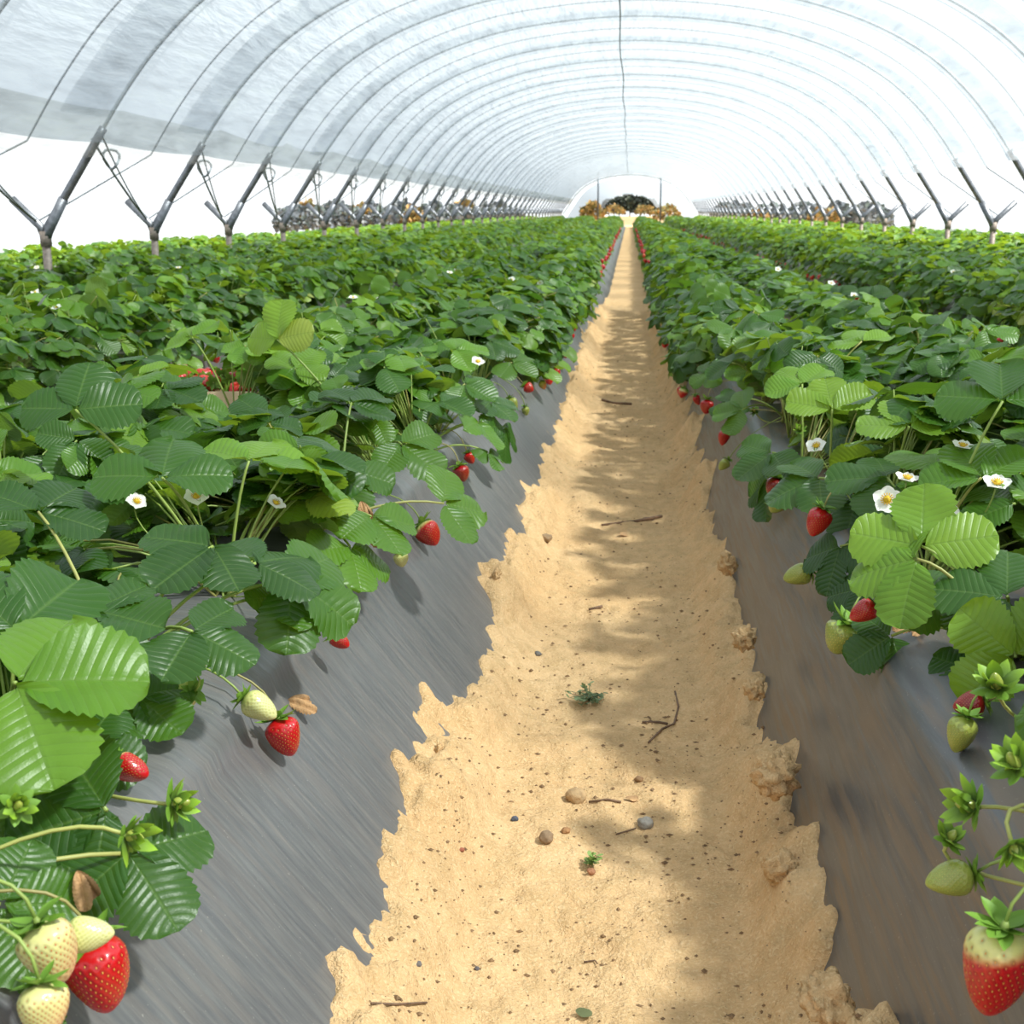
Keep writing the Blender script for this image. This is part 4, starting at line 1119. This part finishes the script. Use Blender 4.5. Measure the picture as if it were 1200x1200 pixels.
CL = [(908, 900, 52, 42, 'big rough sand clod against the right plastic, upper one'), (918, 1010, 42, 34, 'rough sand clod between the two big clods at right'), (972, 1160, 62, 44, 'big rough sand clod leaning on right plastic at the bottom edge'), (905, 1085, 40, 30, 'low sand clod left of the bottom clod'),
      (872, 742, 26, 22, 'sand clod against the right plastic halfway up'), (852, 655, 20, 22, 'small upright sand clod below the green berries at right'), (884, 800, 24, 20, 'rounded sand clod below the halfway clod at right'),
      (516, 800, 18, 26, 'pointed sand clod against the left plastic, lower one'), (532, 765, 16, 22, 'pointed sand clod just above the lower one at left'), (574, 668, 12, 20, 'narrow sand clod at the left plastic below the pink berry'), (505, 870, 14, 20, 'small sand clod at the left plastic edge, nearest one')]
for i, (px, py, wpx, hpx, lab) in enumerate(CL):
    X = (PATH_R-.035) if px > 700 else (PATH_L+.02)
    p = at(px, py, x=X)
    s = wpx*p[1]/F*.5; hh = hpx*p[1]/F*.62
    if px < 700: p = on_path(px, py+hpx*.3); p[0] += .012; p[2] += hh*.35
    o = link('sand_clod', lump_mesh('sand_clod', (min(s, .055), s*1.25, hh), 20+i, M_SAND, amp=.5, sub=4, freq=2.4), None, (p[0], p[1], max(p[2]-.01, .02)))
    o.rotation_euler = (.2*math.sin(i), .25, i*.7 if i % 2 else 0)
    tag(o, lab, 'sand clod', 'sand clods along the plastic')
TW = [([(760, 872), (776, 856), (790, 850), (795, 830), (791, 812)], 1.3, 'forked dry twig on the right half of the path'), ([(435, 1179), (465, 1180), (500, 1178)], 1.6, 'straight brown stick at bottom left of the path'), ([(690, 942), (712, 939), (728, 942)], 1.3, 'short dark twig beside the crumbling soil lump'),
      ([(753, 848), (772, 848), (782, 850)], 1.4, 'short twig left of the forked twig'), ([(722, 980), (745, 973)], 1.0, 'thin twig touching the grey pebble'), ([(705, 617), (745, 612), (775, 606)], 1.8, 'dark stick high on the right half of the path'), ([(700, 1132), (697, 1128), (684, 1130)], 1.0, 'tiny bent twig near the bottom of the path'),
      ([(690, 716), (706, 712)], 1.6, 'stub of dark stick above the weed'), ([(705, 469), (718, 473), (740, 474)], 1.4, 'curved twig far up the path')]
for i, (pts, r, lab) in enumerate(TW):
    P = [on_path(*q) for q in pts]; c = P[0]
    m = MB(); m.tube([q+np.array([0, 0, .003]) for q in P], r*P[0][1]/F*1.1, 6)
    o = link('twig', m.mesh('twig', M_TWIG, True, c), None, tuple(c)); tag(o, lab, 'twig', 'twigs on the path')
DL = [(682, 1188, .014, M_SEPAL, 'dry olive leaf lying flat at the bottom of the path'), (738, 938, .014, M_DEAD, 'curled dry leaf right of the soil lump'), (728, 628, .02, M_DEAD, 'rust brown dead leaf in the middle of the path'), (758, 610, .026, M_TWIG, 'dark dead leaf right of the rust brown leaf'), (700, 420, .03, M_DEAD, 'reddish dead leaf far up the path')]
for i, (px, py, L, m_, lab) in enumerate(DL):
    p = on_path(px, py); m = MB(); add_leaflet(m, (-L/2, 0, .004), (1, .3*i-.5, .1), (0, -.1, 1), L*1.4, L*.5, 14, 4, .1, .3, 12.0)
    m.T = [np.broadcast_to(np.array((.13, .15, .06)), (m.n, 3))]
    o = link('dead_leaf', m.mesh('dead_leaf', m_), None, tuple(p)); tag(o, lab, 'dead leaf', 'dead leaves on the path')
# the weed and the sprout
def weed(px, py, rad, n, lab, seed, col=(.16, .22, .10)):
    p = on_path(px, py); rs = np.random.RandomState(seed)
    e = empty('weed', tuple(p), lab, 'weed'); mf, ms = MB(), MB()
    for i in range(n):
        a = rs.uniform(0, 2*PI); r = rad*rs.uniform(.3, 1); tip = np.array([math.cos(a)*r, math.sin(a)*r, rs.uniform(.006, .02)])
        ms.tube(bez((0, 0, 0), tip*.5+np.array([0, 0, .012]), tip, 5), .0006, 4, col)
        for q in range(5):
            b = tip*(.4+.15*q); add_leaflet(mf, b, (rs.normal(), rs.normal(), .4), (0, 0, 1), .010, .003, 4, 2, .4, .2, 5)
    mf.T = [np.broadcast_to(np.array(col)*1.2, (len(v), 3)) for v in mf.V]
    link('foliage', mf.mesh('foliage', M_SEPAL), e); link('stem', ms.mesh('stem', M_STEM), e)
weed(690, 822, .045, 22, 'small grey green weed growing in the middle of the path', 3)
weed(694, 1015, .008, 5, 'tiny green sprout behind the reddish chip', 8, (.2, .3, .08))
weed(586, 702, .018, 10, 'tiny weed at the foot of the left plastic', 12)
# crumbs
mb = MB(); rs = np.random.RandomState(77)
O8 = np.array([(1, 0, 0), (-1, 0, 0), (0, 1, 0), (0, -1, 0), (0, 0, 1), (0, 0, -1)], float); T8 = [(0, 2, 4), (2, 1, 4), (1, 3, 4), (3, 0, 4), (2, 0, 5), (1, 2, 5), (3, 1, 5), (0, 3, 5)]
for i in range(4500):
    y = .86*math.exp(rs.uniform(0, 1)**1.2*math.log(9)); x = rs.uniform(PATH_L+.01, PATH_R-.01)
    if mn.noise(Vector((x*6, y*4, 3))) < rs.uniform(-.6, .35): continue
    s = .0011+.0032*rs.rand()**4
    mb.add(O8*s*rs.uniform(.5, 1.4, (6, 1))*np.array([1.2, 1, .7])+np.array([x, y, floor_z(x, y)+s*.3]), None, T8)
o = link('soil_crumbs', mb.mesh('soil_crumbs', M_CRUMB, False)); tag(o, 'dark crumbs of soil and litter scattered over the sandy path', 'crumbs', kind='stuff')
